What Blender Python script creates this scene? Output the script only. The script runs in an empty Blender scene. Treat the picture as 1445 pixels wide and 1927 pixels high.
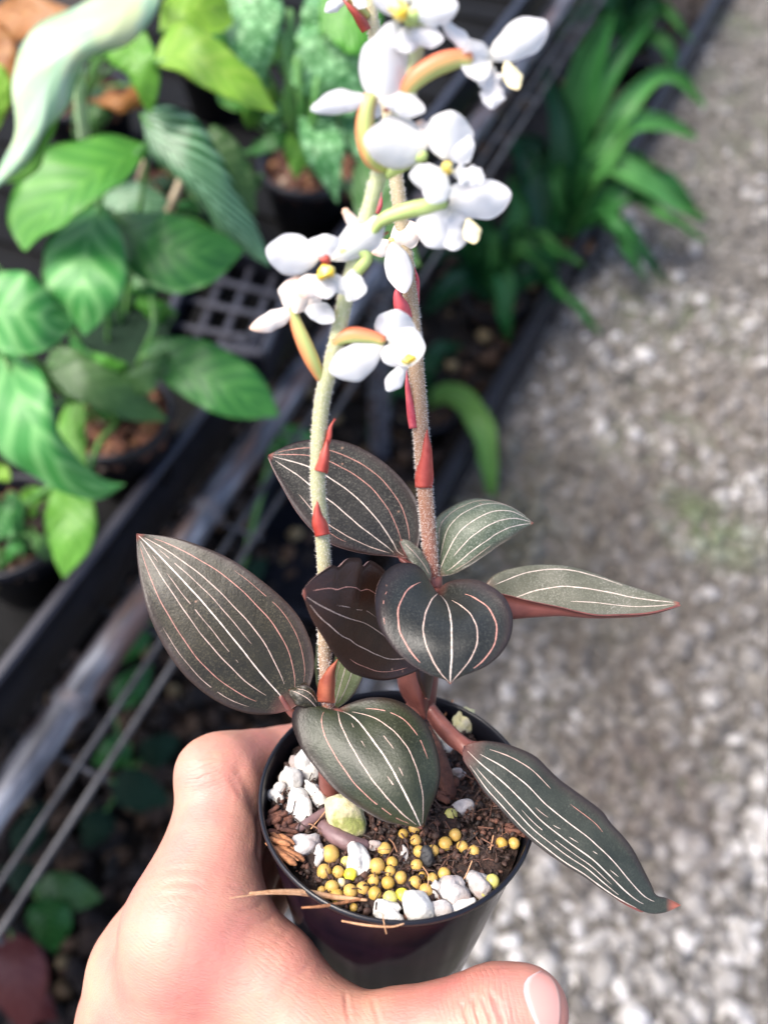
import bpy, math, random
import numpy as np
from mathutils import Vector, Matrix

# ---------------------------------------------------------------- camera, sky, sun, exposure
SC = bpy.context.scene
COL = SC.collection
FPX, CX, CY = 1500.0, 722.5, 963.5            # photograph: 1445 x 1927
PITCH = math.radians(55)
CAMZ = 1.05
CAM = np.array([0.0, 0.0, CAMZ])
RT = np.array([1.0, 0.0, 0.0])
UP = np.array([0.0, math.sin(PITCH), math.cos(PITCH)])
FW = np.array([0.0, math.cos(PITCH), -math.sin(PITCH)])

cd = bpy.data.cameras.new('camera')
cam = bpy.data.objects.new('camera', cd)
COL.objects.link(cam)
cam.location = CAM
cam.rotation_euler = (math.radians(90) - PITCH, 0, 0)
cd.sensor_fit = 'VERTICAL'
cd.sensor_height = 36
cd.sensor_width = 36
cd.lens = 36 * FPX / 1927
cd.clip_start = 0.01
cd.clip_end = 200
cd.dof.use_dof = True
cd.dof.focus_distance = 0.2
cd.dof.aperture_fstop = cd.lens / 3.7          # 3.7 mm wide lens opening
SC.camera = cam

SUN_EL, SUN_AZ = math.radians(60), math.radians(-95)   # azimuth from +Y towards +X
w = bpy.data.worlds.new('World')
SC.world = w
w.use_nodes = True
nt = w.node_tree
sky = nt.nodes.new('ShaderNodeTexSky')
sky.sky_type = 'NISHITA'
sky.sun_disc = False
sky.sun_elevation = SUN_EL
sky.sun_rotation = SUN_AZ
sky.air_density = 0.6
sky.dust_density = 3.0
sky.ozone_density = 0.3
bgn = nt.nodes['Background']
bgn.inputs['Strength'].default_value = 0.15
nt.links.new(sky.outputs[0], bgn.inputs[0])

sd = bpy.data.lights.new('sun', 'SUN')
sun = bpy.data.objects.new('sun', sd)
COL.objects.link(sun)
sd.energy = 1.5
sd.angle = math.radians(25)
sd.color = (1.0, 0.95, 0.88)
sv = Vector((math.sin(SUN_AZ) * math.cos(SUN_EL), math.cos(SUN_AZ) * math.cos(SUN_EL), math.sin(SUN_EL)))
sun.rotation_euler = sv.to_track_quat('Z', 'Y').to_euler()

SC.view_settings.view_transform = 'Standard'
SC.view_settings.look = 'None'
SC.view_settings.exposure = 1.7
SC.view_settings.gamma = 1
SC.view_settings.use_curve_mapping = False
SC.render.engine = 'CYCLES'
SC.cycles.use_denoising = True
SC.cycles.max_bounces = 8
SC.cycles.transparent_max_bounces = 8

rng = np.random.default_rng(7)
random.seed(7)

# ---------------------------------------------------------------- placing helpers
def ray(px, py):
    return (px - CX) / FPX * RT - (py - CY) / FPX * UP + FW
def P(px, py, d):
    return CAM + ray(px, py) * d
def vec(x, y, z):                              # camera axes (z towards the viewer) to world
    return x * RT + y * UP - z * FW
def G(px, py, z):                              # where a sight line meets a level plane
    r = ray(px, py)
    return CAM + r * ((z - CAMZ) / r[2])
def unit(v):
    v = np.asarray(v, float)
    return v / (np.linalg.norm(v) + 1e-12)

# the pot's own frame: rim centre, axis, across, back
POT_R, POT_RB, POT_H, SOIL = 0.036, 0.0265, 0.064, 0.0055
PA = unit(vec(0.05, math.sin(math.radians(57)), math.cos(math.radians(57))))
PC = P(748, 1487, 0.21)
PE1 = unit(RT - np.dot(RT, PA) * PA)
PE2 = np.cross(PA, PE1)                        # points to the back of the pot
if np.dot(PE2, FW) < 0: PE2 = -PE2
def PF(th, s, rad):                            # th: 0 right, 90 back, 180 left; s below the rim
    a = math.radians(th)
    return PC + rad * (math.cos(a) * PE1 + math.sin(a) * PE2) - PA * s
def S(px, py, h=0.0):                          # sight line meets the soil, h above it
    r = ray(px, py)
    q = PC - PA * (SOIL - h)
    return CAM + r * (np.dot(q - CAM, PA) / np.dot(r, PA))
def depth(p):
    return float(np.dot(np.asarray(p) - CAM, FW))

def cat(pts, n):
    """Catmull-Rom through pts (any dimension), n samples even in length."""
    p = np.asarray(pts, float)
    if len(p) == 1: return np.repeat(p, n, 0)
    e = np.vstack([2 * p[0] - p[1], p, 2 * p[-1] - p[-2]])
    out = []
    for i in range(len(p) - 1):
        a, b, c, d = e[i], e[i + 1], e[i + 2], e[i + 3]
        for t in np.linspace(0, 1, 12, endpoint=False):
            out.append(0.5 * (2 * b + (c - a) * t + (2 * a - 5 * b + 4 * c - d) * t * t + (3 * b - a - 3 * c + d) * t ** 3))
    out.append(p[-1])
    out = np.array(out)
    L = np.r_[0, np.cumsum(np.linalg.norm(np.diff(out, axis=0), axis=1))]
    s = np.linspace(0, L[-1], n)
    return np.stack([np.interp(s, L, out[:, k]) for k in range(p.shape[1])], 1)

def prof(vals, n):
    vals = np.asarray(vals, float)
    if len(vals) == 1: return np.repeat(vals, n)
    t = np.linspace(0, 1, len(vals))
    x = np.linspace(0, 1, n)
    if len(vals) == 2: return np.interp(x, t, vals)
    return cat(np.stack([t * 10, vals], 1), n)[:, 1] if False else np.interp(x, np.linspace(0, 1, 60), smooth(np.interp(np.linspace(0, 1, 60), t, vals)))
def smooth(a, k=9):
    p = np.r_[np.repeat(a[0], k), a, np.repeat(a[-1], k)]
    ker = np.hanning(2 * k + 3)[1:-1]; ker /= ker.sum()
    return np.convolve(p, ker, 'same')[k:-k]

# ---------------------------------------------------------------- object helpers
def empty(name, loc, label, category, group=None):
    o = bpy.data.objects.new(name, None)
    COL.objects.link(o)
    o.location = loc
    o.empty_display_size = 0.01
    return tag(o, label, category, group)
def tag(o, label=None, category=None, group=None, kind=None):
    if label: o['label'] = label
    if category: o['category'] = category
    if group: o['group'] = group
    if kind: o['kind'] = kind
    return o
def mesh(name, V, Fc, mats, parent=None, mi=None, smooth_=True, uv=None):
    me = bpy.data.meshes.new(name)
    V = np.asarray(V, float)
    me.from_pydata(V.tolist(), [], Fc if isinstance(Fc, list) else Fc.tolist())
    if not isinstance(mats, (list, tuple)): mats = [mats]
    for m in mats: me.materials.append(m)
    if mi is not None: me.polygons.foreach_set('material_index', np.asarray(mi, np.int32))
    me.polygons.foreach_set('use_smooth', np.full(len(me.polygons), smooth_))
    if uv is not None:
        l = me.uv_layers.new(name='UVMap')
        vi = np.empty(len(me.loops), np.int32)
        me.loops.foreach_get('vertex_index', vi)
        l.data.foreach_set('uv', np.asarray(uv, np.float32)[vi].ravel())
    me.update()
    o = bpy.data.objects.new(name, me)
    COL.objects.link(o)
    if parent is not None: attach(o, parent)
    return o
def attach(o, parent):
    o.parent = parent
    if parent.type == 'EMPTY':
        o.matrix_parent_inverse = Matrix.Translation(parent.location).inverted()
    return o
def rough_attr(o, vals, name='tone'):
    a = o.data.attributes.new(name, 'FLOAT', 'POINT')
    a.data.foreach_set('value', np.asarray(vals, np.float32))

# ---------------------------------------------------------------- materials
class N:
    def __init__(self, name):
        self.m = bpy.data.materials.new(name); self.m.use_nodes = True
        self.t = self.m.node_tree
        self.b = self.t.nodes['Principled BSDF']
    def n(self, typ, **kw):
        x = self.t.nodes.new(typ)
        for k, v in kw.items():
            if k in x.inputs.keys() if isinstance(k, str) else False: x.inputs[k].default_value = v
            else: setattr(x, k, v)
        return x
    def l(self, a, b): self.t.links.new(a, b)
    def noise(self, scale, detail=4, rough=0.55, dist=0.0, coord='Object'):
        tc = self.n('ShaderNodeTexCoord')
        x = self.n('ShaderNodeTexNoise')
        x.inputs['Scale'].default_value = scale; x.inputs['Detail'].default_value = detail
        x.inputs['Roughness'].default_value = rough; x.inputs['Distortion'].default_value = dist
        self.l(tc.outputs[coord], x.inputs['Vector'])
        return x
    def ramp(self, fac, stops):
        r = self.n('ShaderNodeValToRGB')
        e = r.color_ramp.elements
        while len(e) < len(stops): e.new(0.5)
        for i, (p, c) in enumerate(stops):
            e[i].position = p; e[i].color = (*c, 1) if len(c) == 3 else c
        self.l(fac, r.inputs[0])
        return r.outputs[0]
    def mix(self, fac, a, b, mode='MIX'):
        x = self.n('ShaderNodeMix', data_type='RGBA', blend_type=mode)
        for s, v in ((x.inputs[0], fac), (x.inputs[6], a), (x.inputs[7], b)):
            if hasattr(v, 'is_output') or isinstance(v, bpy.types.NodeSocket): self.l(v, s)
            elif isinstance(v, (int, float)): s.default_value = v
            else: s.default_value = (*v, 1)
        return x.outputs[2]
    def math(self, op, a, b=None, c=None):
        x = self.n('ShaderNodeMath', operation=op)
        for i, v in enumerate((a, b, c)):
            if v is None: continue
            if isinstance(v, bpy.types.NodeSocket): self.l(v, x.inputs[i])
            else: x.inputs[i].default_value = v
        return x.outputs[0]
    def uv(self):
        tc = self.n('ShaderNodeTexCoord')
        s = self.n('ShaderNodeSeparateXYZ')
        self.l(tc.outputs['UV'], s.inputs[0])
        return s.outputs[0], s.outputs[1]
    def bump(self, h, strength=0.3, dist=0.001, prev=None):
        x = self.n('ShaderNodeBump')
        x.inputs['Strength'].default_value = strength; x.inputs['Distance'].default_value = dist
        self.l(h, x.inputs['Height'])
        if prev is not None: self.l(prev, x.inputs['Normal'])
        self.l(x.outputs[0], self.b.inputs['Normal'])
        return x.outputs[0]
    def set(self, **kw):
        for k, v in kw.items():
            s = self.b.inputs[k.replace('_', ' ')]
            if isinstance(v, bpy.types.NodeSocket): self.l(v, s)
            elif isinstance(v, tuple) and len(v) == 3 and s.type == 'RGBA': s.default_value = (*v, 1)
            else: s.default_value = v
        return self
    def translucent(self, color, fac):
        t = self.n('ShaderNodeBsdfTranslucent')
        if isinstance(color, bpy.types.NodeSocket): self.l(color, t.inputs[0])
        else: t.inputs[0].default_value = (*color, 1)
        mx = self.n('ShaderNodeMixShader'); mx.inputs[0].default_value = fac
        out = self.t.nodes['Material Output']
        self.l(self.b.outputs[0], mx.inputs[1]); self.l(t.outputs[0], mx.inputs[2])
        self.l(mx.outputs[0], out.inputs[0])

def m_simple(name, c1, c2, scale, rough=0.6, bump=0.0, bscale=None, bdist=0.001, spec=0.5, metal=0.0, detail=4):
    k = N(name)
    nz = k.noise(scale, detail)
    k.set(Base_Color=k.ramp(nz.outputs[0], [(0.3, c1), (0.7, c2)]), Roughness=rough, Metallic=metal)
    k.b.inputs['Specular IOR Level'].default_value = spec
    if bump:
        b = k.noise(bscale or scale * 3, 6)
        k.bump(b.outputs[0], bump, bdist)
    return k.m

def m_orchid_top(name, dark, light, spark, rough=0.44, tip0=0.965):
    """velvety dark leaf: grainy sparkle, faint blotches, reddish margin"""
    k = N(name)
    u, v = k.uv()
    n1 = k.noise(130, 4)
    base = k.ramp(n1.outputs[0], [(0.32, dark), (0.72, light)])
    g = k.noise(2100, 3, 0.75)
    fac = k.ramp(g.outputs[0], [(0.50, (0, 0, 0)), (0.66, (1, 1, 1))])
    big = k.noise(90, 3)
    fac2 = k.math('MULTIPLY', fac, k.ramp(big.outputs[0], [(0.3, (0.12,) * 3), (0.75, (0.85,) * 3)]))
    base = k.mix(fac2, base, spark)
    edge = k.math('ABSOLUTE', k.math('SUBTRACT', k.math('MULTIPLY', u, 2.0), 1.0))
    ef = k.ramp(edge, [(0.80, (0, 0, 0)), (1.0, (0.8,) * 3)])
    base = k.mix(ef, base, (0.030, 0.015, 0.013))
    tc = k.n('ShaderNodeTexCoord'); vo = k.n('ShaderNodeTexVoronoi'); k.l(tc.outputs['Object'], vo.inputs['Vector']); vo.inputs['Scale'].default_value = 260
    sp = k.ramp(vo.outputs['Distance'], [(0.05, (1, 1, 1)), (0.11, (0, 0, 0))])
    pick = k.ramp(k.noise(90, 2).outputs[0], [(0.60, (0, 0, 0)), (0.64, (1, 1, 1))])
    base = k.mix(k.math('MULTIPLY', sp, pick), base, (0.26, 0.15, 0.10))
    base = k.mix(k.math('MULTIPLY', k.ramp(v, [(0.0, (1, 1, 1)), (0.09, (0, 0, 0))]), 0.7), base, (0.16, 0.055, 0.042))
    tip = k.ramp(v, [(tip0, (0, 0, 0)), (min(tip0 + 0.03, 1), (1, 1, 1))])
    base = k.mix(tip, base, (0.24, 0.075, 0.05))
    k.set(Base_Color=base, Roughness=rough)
    k.b.inputs['Specular IOR Level'].default_value = 0.42
    k.b.inputs['Sheen Weight'].default_value = 0.02
    k.b.inputs['Sheen Roughness'].default_value = 0.4
    b1 = k.bump(k.noise(1800, 3).outputs[0], 0.22, 0.0004)
    k.bump(k.noise(160, 4).outputs[0], 0.25, 0.0012, b1)
    return k.m

def m_bgleaf(name, base, light, stripe=0.25, nst=7, slope=0.9, rough=0.38, trans=0.22, net=0.0, varieg=None, width=0.5):
    k = N(name)
    u, v = k.uv()
    x = k.math('ABSOLUTE', k.math('SUBTRACT', k.math('MULTIPLY', u, 2.0), 1.0))
    ph = k.math('MULTIPLY', k.math('SUBTRACT', v, k.math('MULTIPLY', x, slope * 0.3)), nst * 2 * math.pi)
    wob = k.noise(40, 3)
    ph = k.math('ADD', ph, k.math('MULTIPLY', wob.outputs[0], 2.4))
    s = k.math('ADD', k.math('MULTIPLY', k.math('SINE', ph), 0.5), 0.5)
    fac = k.math('MULTIPLY', k.ramp(s, [(width, (0, 0, 0)), (min(width + 0.35, 1), (1, 1, 1))]), stripe)
    col = k.mix(fac, base, light)
    mid = k.ramp(x, [(0.0, (1, 1, 1)), (0.07, (0, 0, 0))])
    col = k.mix(k.math('MULTIPLY', mid, 0.45), col, light)
    nz = k.noise(25, 4)
    col = k.mix(k.ramp(nz.outputs[0], [(0.3, (0.35,) * 3), (0.7, (0, 0, 0))]), col, tuple(0.6 * c for c in base))
    if net:
        vo = k.n('ShaderNodeTexVoronoi', feature='DISTANCE_TO_EDGE')
        tc = k.n('ShaderNodeTexCoord'); k.l(tc.outputs['Object'], vo.inputs['Vector'])
        vo.inputs['Scale'].default_value = 120
        col = k.mix(k.math('MULTIPLY', k.ramp(vo.outputs['Distance'], [(0.04, (0, 0, 0)), (0.22, (1, 1, 1))]), net), col, light)
    if varieg:
        vz = k.noise(28, 5, 0.6, 0.6)
        col = k.mix(k.ramp(vz.outputs[0], [(0.46, (0, 0, 0)), (0.6, (0.9,) * 3)]), col, varieg)
    k.set(Base_Color=col, Roughness=rough + 0.06); k.b.inputs['Specular IOR Level'].default_value = 0.35
    k.bump(s, 0.22, 0.0015)
    k.translucent(col, trans)
    return k.m

M = {}
def mats():
    M['leaf_a'] = m_orchid_top('orchid leaf olive', (0.01, 0.0082, 0.0028), (0.0225, 0.0185, 0.007), (0.105, 0.086, 0.048))
    M['leaf_b'] = m_orchid_top('orchid leaf slate', (0.009, 0.0082, 0.006), (0.0195, 0.0178, 0.0128), (0.135, 0.124, 0.1))
    M['leaf_c'] = m_orchid_top('orchid leaf pale green', (0.0486, 0.0669, 0.0388), (0.0918, 0.1101, 0.0692), (0.3024, 0.3132, 0.2484))
    M['leaf_d'] = m_orchid_top('orchid leaf blue black', (0.0075, 0.0082, 0.0062), (0.0165, 0.0172, 0.0135), (0.075, 0.076, 0.062), 0.44)
    M['leaf_e'] = m_orchid_top('orchid leaf grey green', (0.0602, 0.0622, 0.0389), (0.1215, 0.1185, 0.0856), (0.2916, 0.2819, 0.2333))
    M['leaf_f'] = m_orchid_top('orchid leaf brown', (0.0175, 0.0055, 0.0022), (0.037, 0.013, 0.0055), (0.05, 0.021, 0.012), 0.4)
    M['leaf_g'] = m_orchid_top('orchid leaf deep green', (0.0122, 0.0158, 0.0061), (0.0274, 0.0331, 0.0137), (0.0720, 0.0749, 0.0468))
    M['leaf_h'] = m_orchid_top('orchid leaf grey teal', (0.0158, 0.0194, 0.0131), (0.0324, 0.0372, 0.0270), (0.0673, 0.0713, 0.0539), tip0=0.945)
    M['leaf_young'] = m_orchid_top('orchid leaf young green', (0.10, 0.13, 0.045), (0.17, 0.20, 0.08), (0.3, 0.33, 0.2))
    k = N('orchid leaf underside')
    c = k.ramp(k.noise(160, 4).outputs[0], [(0.3, (0.10, 0.028, 0.022)), (0.7, (0.18, 0.055, 0.043))])
    k.set(Base_Color=c, Roughness=0.45); M['under'] = k.m
    k = N('orchid leaf margin'); k.set(Base_Color=(0.20, 0.12, 0.11), Roughness=0.5); M['margin'] = k.m
    for nm, col in (('vein_white', (0.60, 0.50, 0.42)), ('vein_pale', (0.52, 0.38, 0.31)), ('vein_pink', (0.46, 0.22, 0.17))):
        k = N(nm.replace('_', ' ')); k.set(Base_Color=k.ramp(k.noise(900, 2).outputs[0], [(0.3, tuple(0.72 * x for x in col)), (0.65, col)]), Roughness=0.45)
        M[nm] = k.m
    # stalks: brown-pink low down, pale green higher up
    def stalk(nm, a, b, dots):
        k = N(nm); u, v = k.uv()
        c = k.ramp(v, [(0.0, a[0]), (a[1], a[2]), (1.0, b)])
        c = k.mix(k.math('MULTIPLY', k.ramp(k.noise(2600, 2).outputs[0], [(0.5, (0, 0, 0)), (0.7, (1, 1, 1))]), 0.5), c, dots)
        k.set(Base_Color=c, Roughness=0.55); k.b.inputs['Subsurface Weight'].default_value = 0.15
        k.b.inputs['Subsurface Radius'].default_value = (0.002, 0.001, 0.0006)
        k.bump(k.noise(2200, 3).outputs[0], 0.5, 0.0004)
        return k.m
    M['stalk_l'] = stalk('left flower stalk', ((0.24, 0.085, 0.055), 0.26, (0.33, 0.31, 0.17)), (0.46, 0.52, 0.24), (0.62, 0.58, 0.46))
    M['stalk_r'] = stalk('right flower stalk', ((0.22, 0.065, 0.04), 0.22, (0.30, 0.155, 0.085)), (0.46, 0.44, 0.26), (0.62, 0.48, 0.38))
    M['stem'] = m_simple('orchid stem reddish', (0.12, 0.036, 0.028), (0.21, 0.075, 0.058), 140, 0.42, 0.3, 500, 0.0006)
    M['rhizome'] = m_simple('orchid rhizome purple brown', (0.10, 0.055, 0.055), (0.20, 0.12, 0.12), 300, 0.5, 0.3, 700, 0.0006)
    M['hair'] = N('stalk hairs').set(Base_Color=(0.78, 0.70, 0.62), Roughness=0.5).m
    k = N('red bract'); c = k.ramp(k.noise(260, 4).outputs[0], [(0.3, (0.36, 0.035, 0.022)), (0.7, (0.54, 0.105, 0.075))])
    k.set(Base_Color=c, Roughness=0.42); k.translucent(c, 0.2); M['bract'] = k.m
    k = N('brown bract'); c = k.ramp(k.noise(260, 4).outputs[0], [(0.3, (0.24, 0.05, 0.025)), (0.7, (0.42, 0.12, 0.06))])
    k.set(Base_Color=c, Roughness=0.45); k.translucent(c, 0.2); M['bract_brown'] = k.m
    k = N('pink bract'); c = k.ramp(k.noise(260, 4).outputs[0], [(0.3, (0.55, 0.05, 0.075)), (0.7, (0.75, 0.16, 0.17))])
    k.set(Base_Color=c, Roughness=0.42); k.translucent(c, 0.25); M['bract_pink'] = k.m
    k = N('white petal'); u, v = k.uv()
    c = k.ramp(v, [(0.0, (0.80, 0.78, 0.70)), (0.25, (0.84, 0.84, 0.84)), (1.0, (0.86, 0.86, 0.86))])
    c = k.mix(k.math('MULTIPLY', k.ramp(k.noise(220, 3).outputs[0], [(0.55, (0, 0, 0)), (0.8, (1, 1, 1))]), 0.25), c, (0.80, 0.66, 0.62))
    k.set(Base_Color=c, Roughness=0.5); k.translucent(c, 0.62); M['petal'] = k.m
    k = N('cream petal'); u, v = k.uv()
    c = k.ramp(v, [(0.0, (0.78, 0.66, 0.55)), (0.6, (0.82, 0.76, 0.70)), (1.0, (0.80, 0.52, 0.36))])
    k.set(Base_Color=c, Roughness=0.42); k.translucent(c, 0.3); M['petal_cream'] = k.m
    k = N('yellow column'); c = k.ramp(k.noise(500, 3).outputs[0], [(0.35, (0.70, 0.40, 0.02)), (0.45, (0.78, 0.58, 0.05)), (0.7, (0.74, 0.66, 0.40))])
    k.set(Base_Color=c, Roughness=0.45); M['yellow'] = k.m
    k = N('cream column'); k.set(Base_Color=(0.80, 0.68, 0.38), Roughness=0.45); M['cream'] = k.m
    k = N('flower ovary'); u, v = k.uv()
    c = k.ramp(u, [(0.18, (0.55, 0.10, 0.045)), (0.40, (0.60, 0.22, 0.09)), (0.58, (0.46, 0.54, 0.17)), (0.9, (0.56, 0.20, 0.07))])
    k.set(Base_Color=c, Roughness=0.45); k.b.inputs['Subsurface Weight'].default_value = 0.2
    k.b.inputs['Subsurface Radius'].default_value = (0.003, 0.002, 0.001); M['ovary'] = k.m
    k = N('green flower ovary'); c = k.ramp(k.noise(300, 3).outputs[0], [(0.3, (0.36, 0.47, 0.13)), (0.7, (0.48, 0.58, 0.20))])
    k.set(Base_Color=c, Roughness=0.45); M['ovary_green'] = k.m
    # pot and what is in it
    k = N('pot plastic'); c = k.ramp(k.noise(70, 4).outputs[0], [(0.35, (0.003, 0.0026, 0.006)), (0.7, (0.017, 0.0075, 0.013))])  # purple mixed into the base colour stands in for a dark reflection
    dust = k.ramp(k.noise(420, 6, 0.7).outputs[0], [(0.66, (0, 0, 0)), (0.74, (1, 1, 1))])
    c = k.mix(k.math('MULTIPLY', dust, 0.12), c, (0.10, 0.07, 0.06))
    k.set(Base_Color=c, Roughness=k.ramp(k.noise(160, 5).outputs[0], [(0.3, (0.10,) * 3), (0.75, (0.2,) * 3)]))
    k.b.inputs['IOR'].default_value = 1.13; k.bump(k.noise(60, 2).outputs[0], 0.08, 0.001); M['pot'] = k.m
    k = N('pot rim plastic'); k.set(Base_Color=(0.006, 0.006, 0.009), Roughness=0.3); k.b.inputs['Specular IOR Level'].default_value = 0.4; M['pot_rim'] = k.m
    k = N('potting soil'); c = k.ramp(k.noise(420, 8, 0.7).outputs[0], [(0.32, (0.010, 0.006, 0.004)), (0.55, (0.045, 0.022, 0.015)), (0.75, (0.13, 0.062, 0.04))])
    k.set(Base_Color=c, Roughness=0.75); k.bump(k.noise(700, 8, 0.7).outputs[0], 1.0, 0.002); M['soil'] = k.m
    k = N('soil crumbs'); at = k.n('ShaderNodeAttribute', attribute_name='tone')
    c = k.ramp(at.outputs['Fac'], [(0.0, (0.012, 0.007, 0.005)), (0.5, (0.045, 0.021, 0.014)), (0.85, (0.12, 0.05, 0.03)), (1.0, (0.26, 0.13, 0.07))])
    k.set(Base_Color=c, Roughness=0.7); M['crumb'] = k.m
    def perl(nm, a, b, patch=None, amt=0.6):
        k = N(nm); c = k.ramp(k.noise(300, 5).outputs[0], [(0.3, a), (0.62, b)])
        if patch: c = k.mix(k.math('MULTIPLY', k.ramp(k.noise(150, 3).outputs[0], [(0.48, (0, 0, 0)), (0.62, (1, 1, 1))]), amt), c, patch)
        c = k.mix(k.math('MULTIPLY', k.ramp(k.noise(210, 5, 0.65).outputs[0], [(0.50, (0, 0, 0)), (0.72, (1, 1, 1))]), 0.45), c, (0.22, 0.15, 0.105))
        pits = k.ramp(k.noise(1100, 3).outputs[0], [(0.27, (1, 1, 1)), (0.34, (0, 0, 0))])
        c = k.mix(k.math('MULTIPLY', pits, 0.5), c, (0.2, 0.15, 0.1))
        k.set(Base_Color=c, Roughness=0.8); k.bump(k.noise(900, 6).outputs[0], 0.55, 0.001); return k.m
    M['perl'] = perl('white pumice', (0.50, 0.48, 0.43), (0.62, 0.605, 0.57))
    M['perl_grey'] = perl('grey pumice', (0.32, 0.30, 0.29), (0.52, 0.49, 0.47), (0.22, 0.12, 0.09), 0.5)
    M['perl_cream'] = perl('cream pumice', (0.56, 0.51, 0.37), (0.66, 0.63, 0.53), (0.74, 0.66, 0.22), 0.6)
    M['perl_moss'] = perl('mossy pumice', (0.50, 0.43, 0.22), (0.60, 0.55, 0.36), (0.17, 0.20, 0.02), 0.85)
    def bead(nm, a, b):
        k = N(nm); c = k.ramp(k.noise(170, 4).outputs[0], [(0.3, a), (0.7, b)])
        c = k.mix(k.math('MULTIPLY', k.ramp(k.noise(520, 5, 0.65).outputs[0], [(0.56, (0, 0, 0)), (0.72, (1, 1, 1))]), 0.3), c, (0.17, 0.085, 0.035))
        k.set(Base_Color=c, Roughness=0.45); k.b.inputs['Subsurface Weight'].default_value = 0.25
        k.b.inputs['Subsurface Radius'].default_value = (0.0015, 0.001, 0.0003)
        k.bump(k.noise(1500, 3).outputs[0], 0.15, 0.0004); return k.m
    M['bead'] = bead('fertilizer mustard', (0.42, 0.255, 0.05), (0.60, 0.40, 0.125))
    M['bead_dark'] = bead('fertilizer ochre', (0.40, 0.24, 0.04), (0.54, 0.36, 0.09))
    M['bead_green'] = bead('fertilizer green yellow', (0.46, 0.42, 0.10), (0.62, 0.58, 0.20))
    M['bead_bright'] = bead('fertilizer bright yellow', (0.78, 0.66, 0.04), (0.85, 0.76, 0.08))
    M['bead_pale'] = bead('fertilizer pale', (0.60, 0.50, 0.28), (0.70, 0.60, 0.38))
    M['bark'] = m_simple('orange bark', (0.20, 0.075, 0.03), (0.46, 0.20, 0.085), 500, 0.75, 0.6, 900, 0.001)
    M['bark_dark'] = m_simple('dark bark', (0.05, 0.018, 0.012), (0.16, 0.06, 0.035), 350, 0.75, 0.6, 900, 0.001)
    M['charcoal'] = m_simple('charcoal', (0.012, 0.012, 0.013), (0.03, 0.03, 0.032), 500, 0.6, 0.6, 900, 0.001)
    M['straw'] = m_simple('straw fibre', (0.36, 0.17, 0.075), (0.60, 0.36, 0.20), 600, 0.65, 0.4, 900, 0.0005)
    # skin
    k = N('skin')
    a = k.noise(38, 5, 0.6)
    c = k.ramp(a.outputs[0], [(0.30, (0.465, 0.172, 0.142)), (0.5, (0.515, 0.238, 0.172)), (0.70, (0.535, 0.287, 0.188))])
    mott = k.noise(420, 4)
    c = k.mix(k.math('MULTIPLY', k.ramp(mott.outputs[0], [(0.35, (1, 1, 1)), (0.6, (0, 0, 0))]), 0.28), c, (0.56, 0.23, 0.19))
    k.set(Base_Color=c, Roughness=0.5)
    k.b.inputs['Subsurface Weight'].default_value = 0.3
    k.b.inputs['Subsurface Radius'].default_value = (0.006, 0.0022, 0.0014)
    k.b.inputs['Subsurface Scale'].default_value = 0.6
    tc = k.n('ShaderNodeTexCoord')
    vo = k.n('ShaderNodeTexVoronoi', feature='DISTANCE_TO_EDGE'); vo.inputs['Scale'].default_value = 900
    mp = k.n('ShaderNodeMapping'); mp.inputs['Scale'].default_value = (0.45, 1.5, 1.0); mp.inputs['Rotation'].default_value = (0, 0, 0.25)
    k.l(tc.outputs['Object'], mp.inputs[0]); k.l(mp.outputs[0], vo.inputs['Vector'])
    b1 = k.bump(k.ramp(vo.outputs['Distance'], [(0.0, (0, 0, 0)), (0.25, (1, 1, 1))]), 0.16, 0.0003)
    wv = k.n('ShaderNodeTexNoise'); wv.inputs['Scale'].default_value = 150; wv.inputs['Detail'].default_value = 5
    mp2 = k.n('ShaderNodeMapping'); mp2.inputs['Scale'].default_value = (0.35, 2.2, 1.2); mp2.inputs['Rotation'].default_value = (0, 0, 0.3)
    k.l(tc.outputs['Object'], mp2.inputs[0]); k.l(mp2.outputs[0], wv.inputs['Vector'])
    b2 = k.bump(wv.outputs[0], 0.14, 0.0014, b1)
    geo = k.n('ShaderNodeNewGeometry')
    for ctr, ax_, rad_, freq, st in ((P(905, 1905, .178), vec(1, .25, 0), .013, 2600, .40), (P(480, 1900, .188), vec(.5, .86, 0), .034, 3600, .16), (P(390, 1450, .213), vec(.3, -.95, 0), .011, 3200, .2), (P(300, 1800, .196), vec(.35, .93, 0), .03, 3600, .15)):
        sub = k.n('ShaderNodeVectorMath', operation='SUBTRACT'); k.l(geo.outputs['Position'], sub.inputs[0]); sub.inputs[1].default_value = ctr
        dot = k.n('ShaderNodeVectorMath', operation='DOT_PRODUCT'); k.l(sub.outputs[0], dot.inputs[0]); dot.inputs[1].default_value = unit(ax_)
        ln = k.n('ShaderNodeVectorMath', operation='LENGTH'); k.l(sub.outputs[0], ln.inputs[0])
        wob_ = k.noise(130, 3)
        ph_ = k.math('ADD', k.math('MULTIPLY', dot.outputs['Value'], freq), k.math('MULTIPLY', wob_.outputs[0], 9.0))
        sn = k.math('POWER', k.math('ABSOLUTE', k.math('SINE', ph_)), 0.35)
        msk = k.ramp(k.math('DIVIDE', ln.outputs['Value'], rad_), [(0.25, (1, 1, 1)), (1.0, (0, 0, 0))])
        brk = k.ramp(k.noise(220, 3).outputs[0], [(0.3, (0, 0, 0)), (0.6, (1, 1, 1))])
        hgt = k.math('MULTIPLY', k.math('MULTIPLY', k.math('SUBTRACT', sn, 1.0), msk), brk)
        b2 = k.bump(hgt, st, 0.0009, b2)
    M['skin'] = k.m
    k = N('finger nail'); u, v = k.uv()
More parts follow.
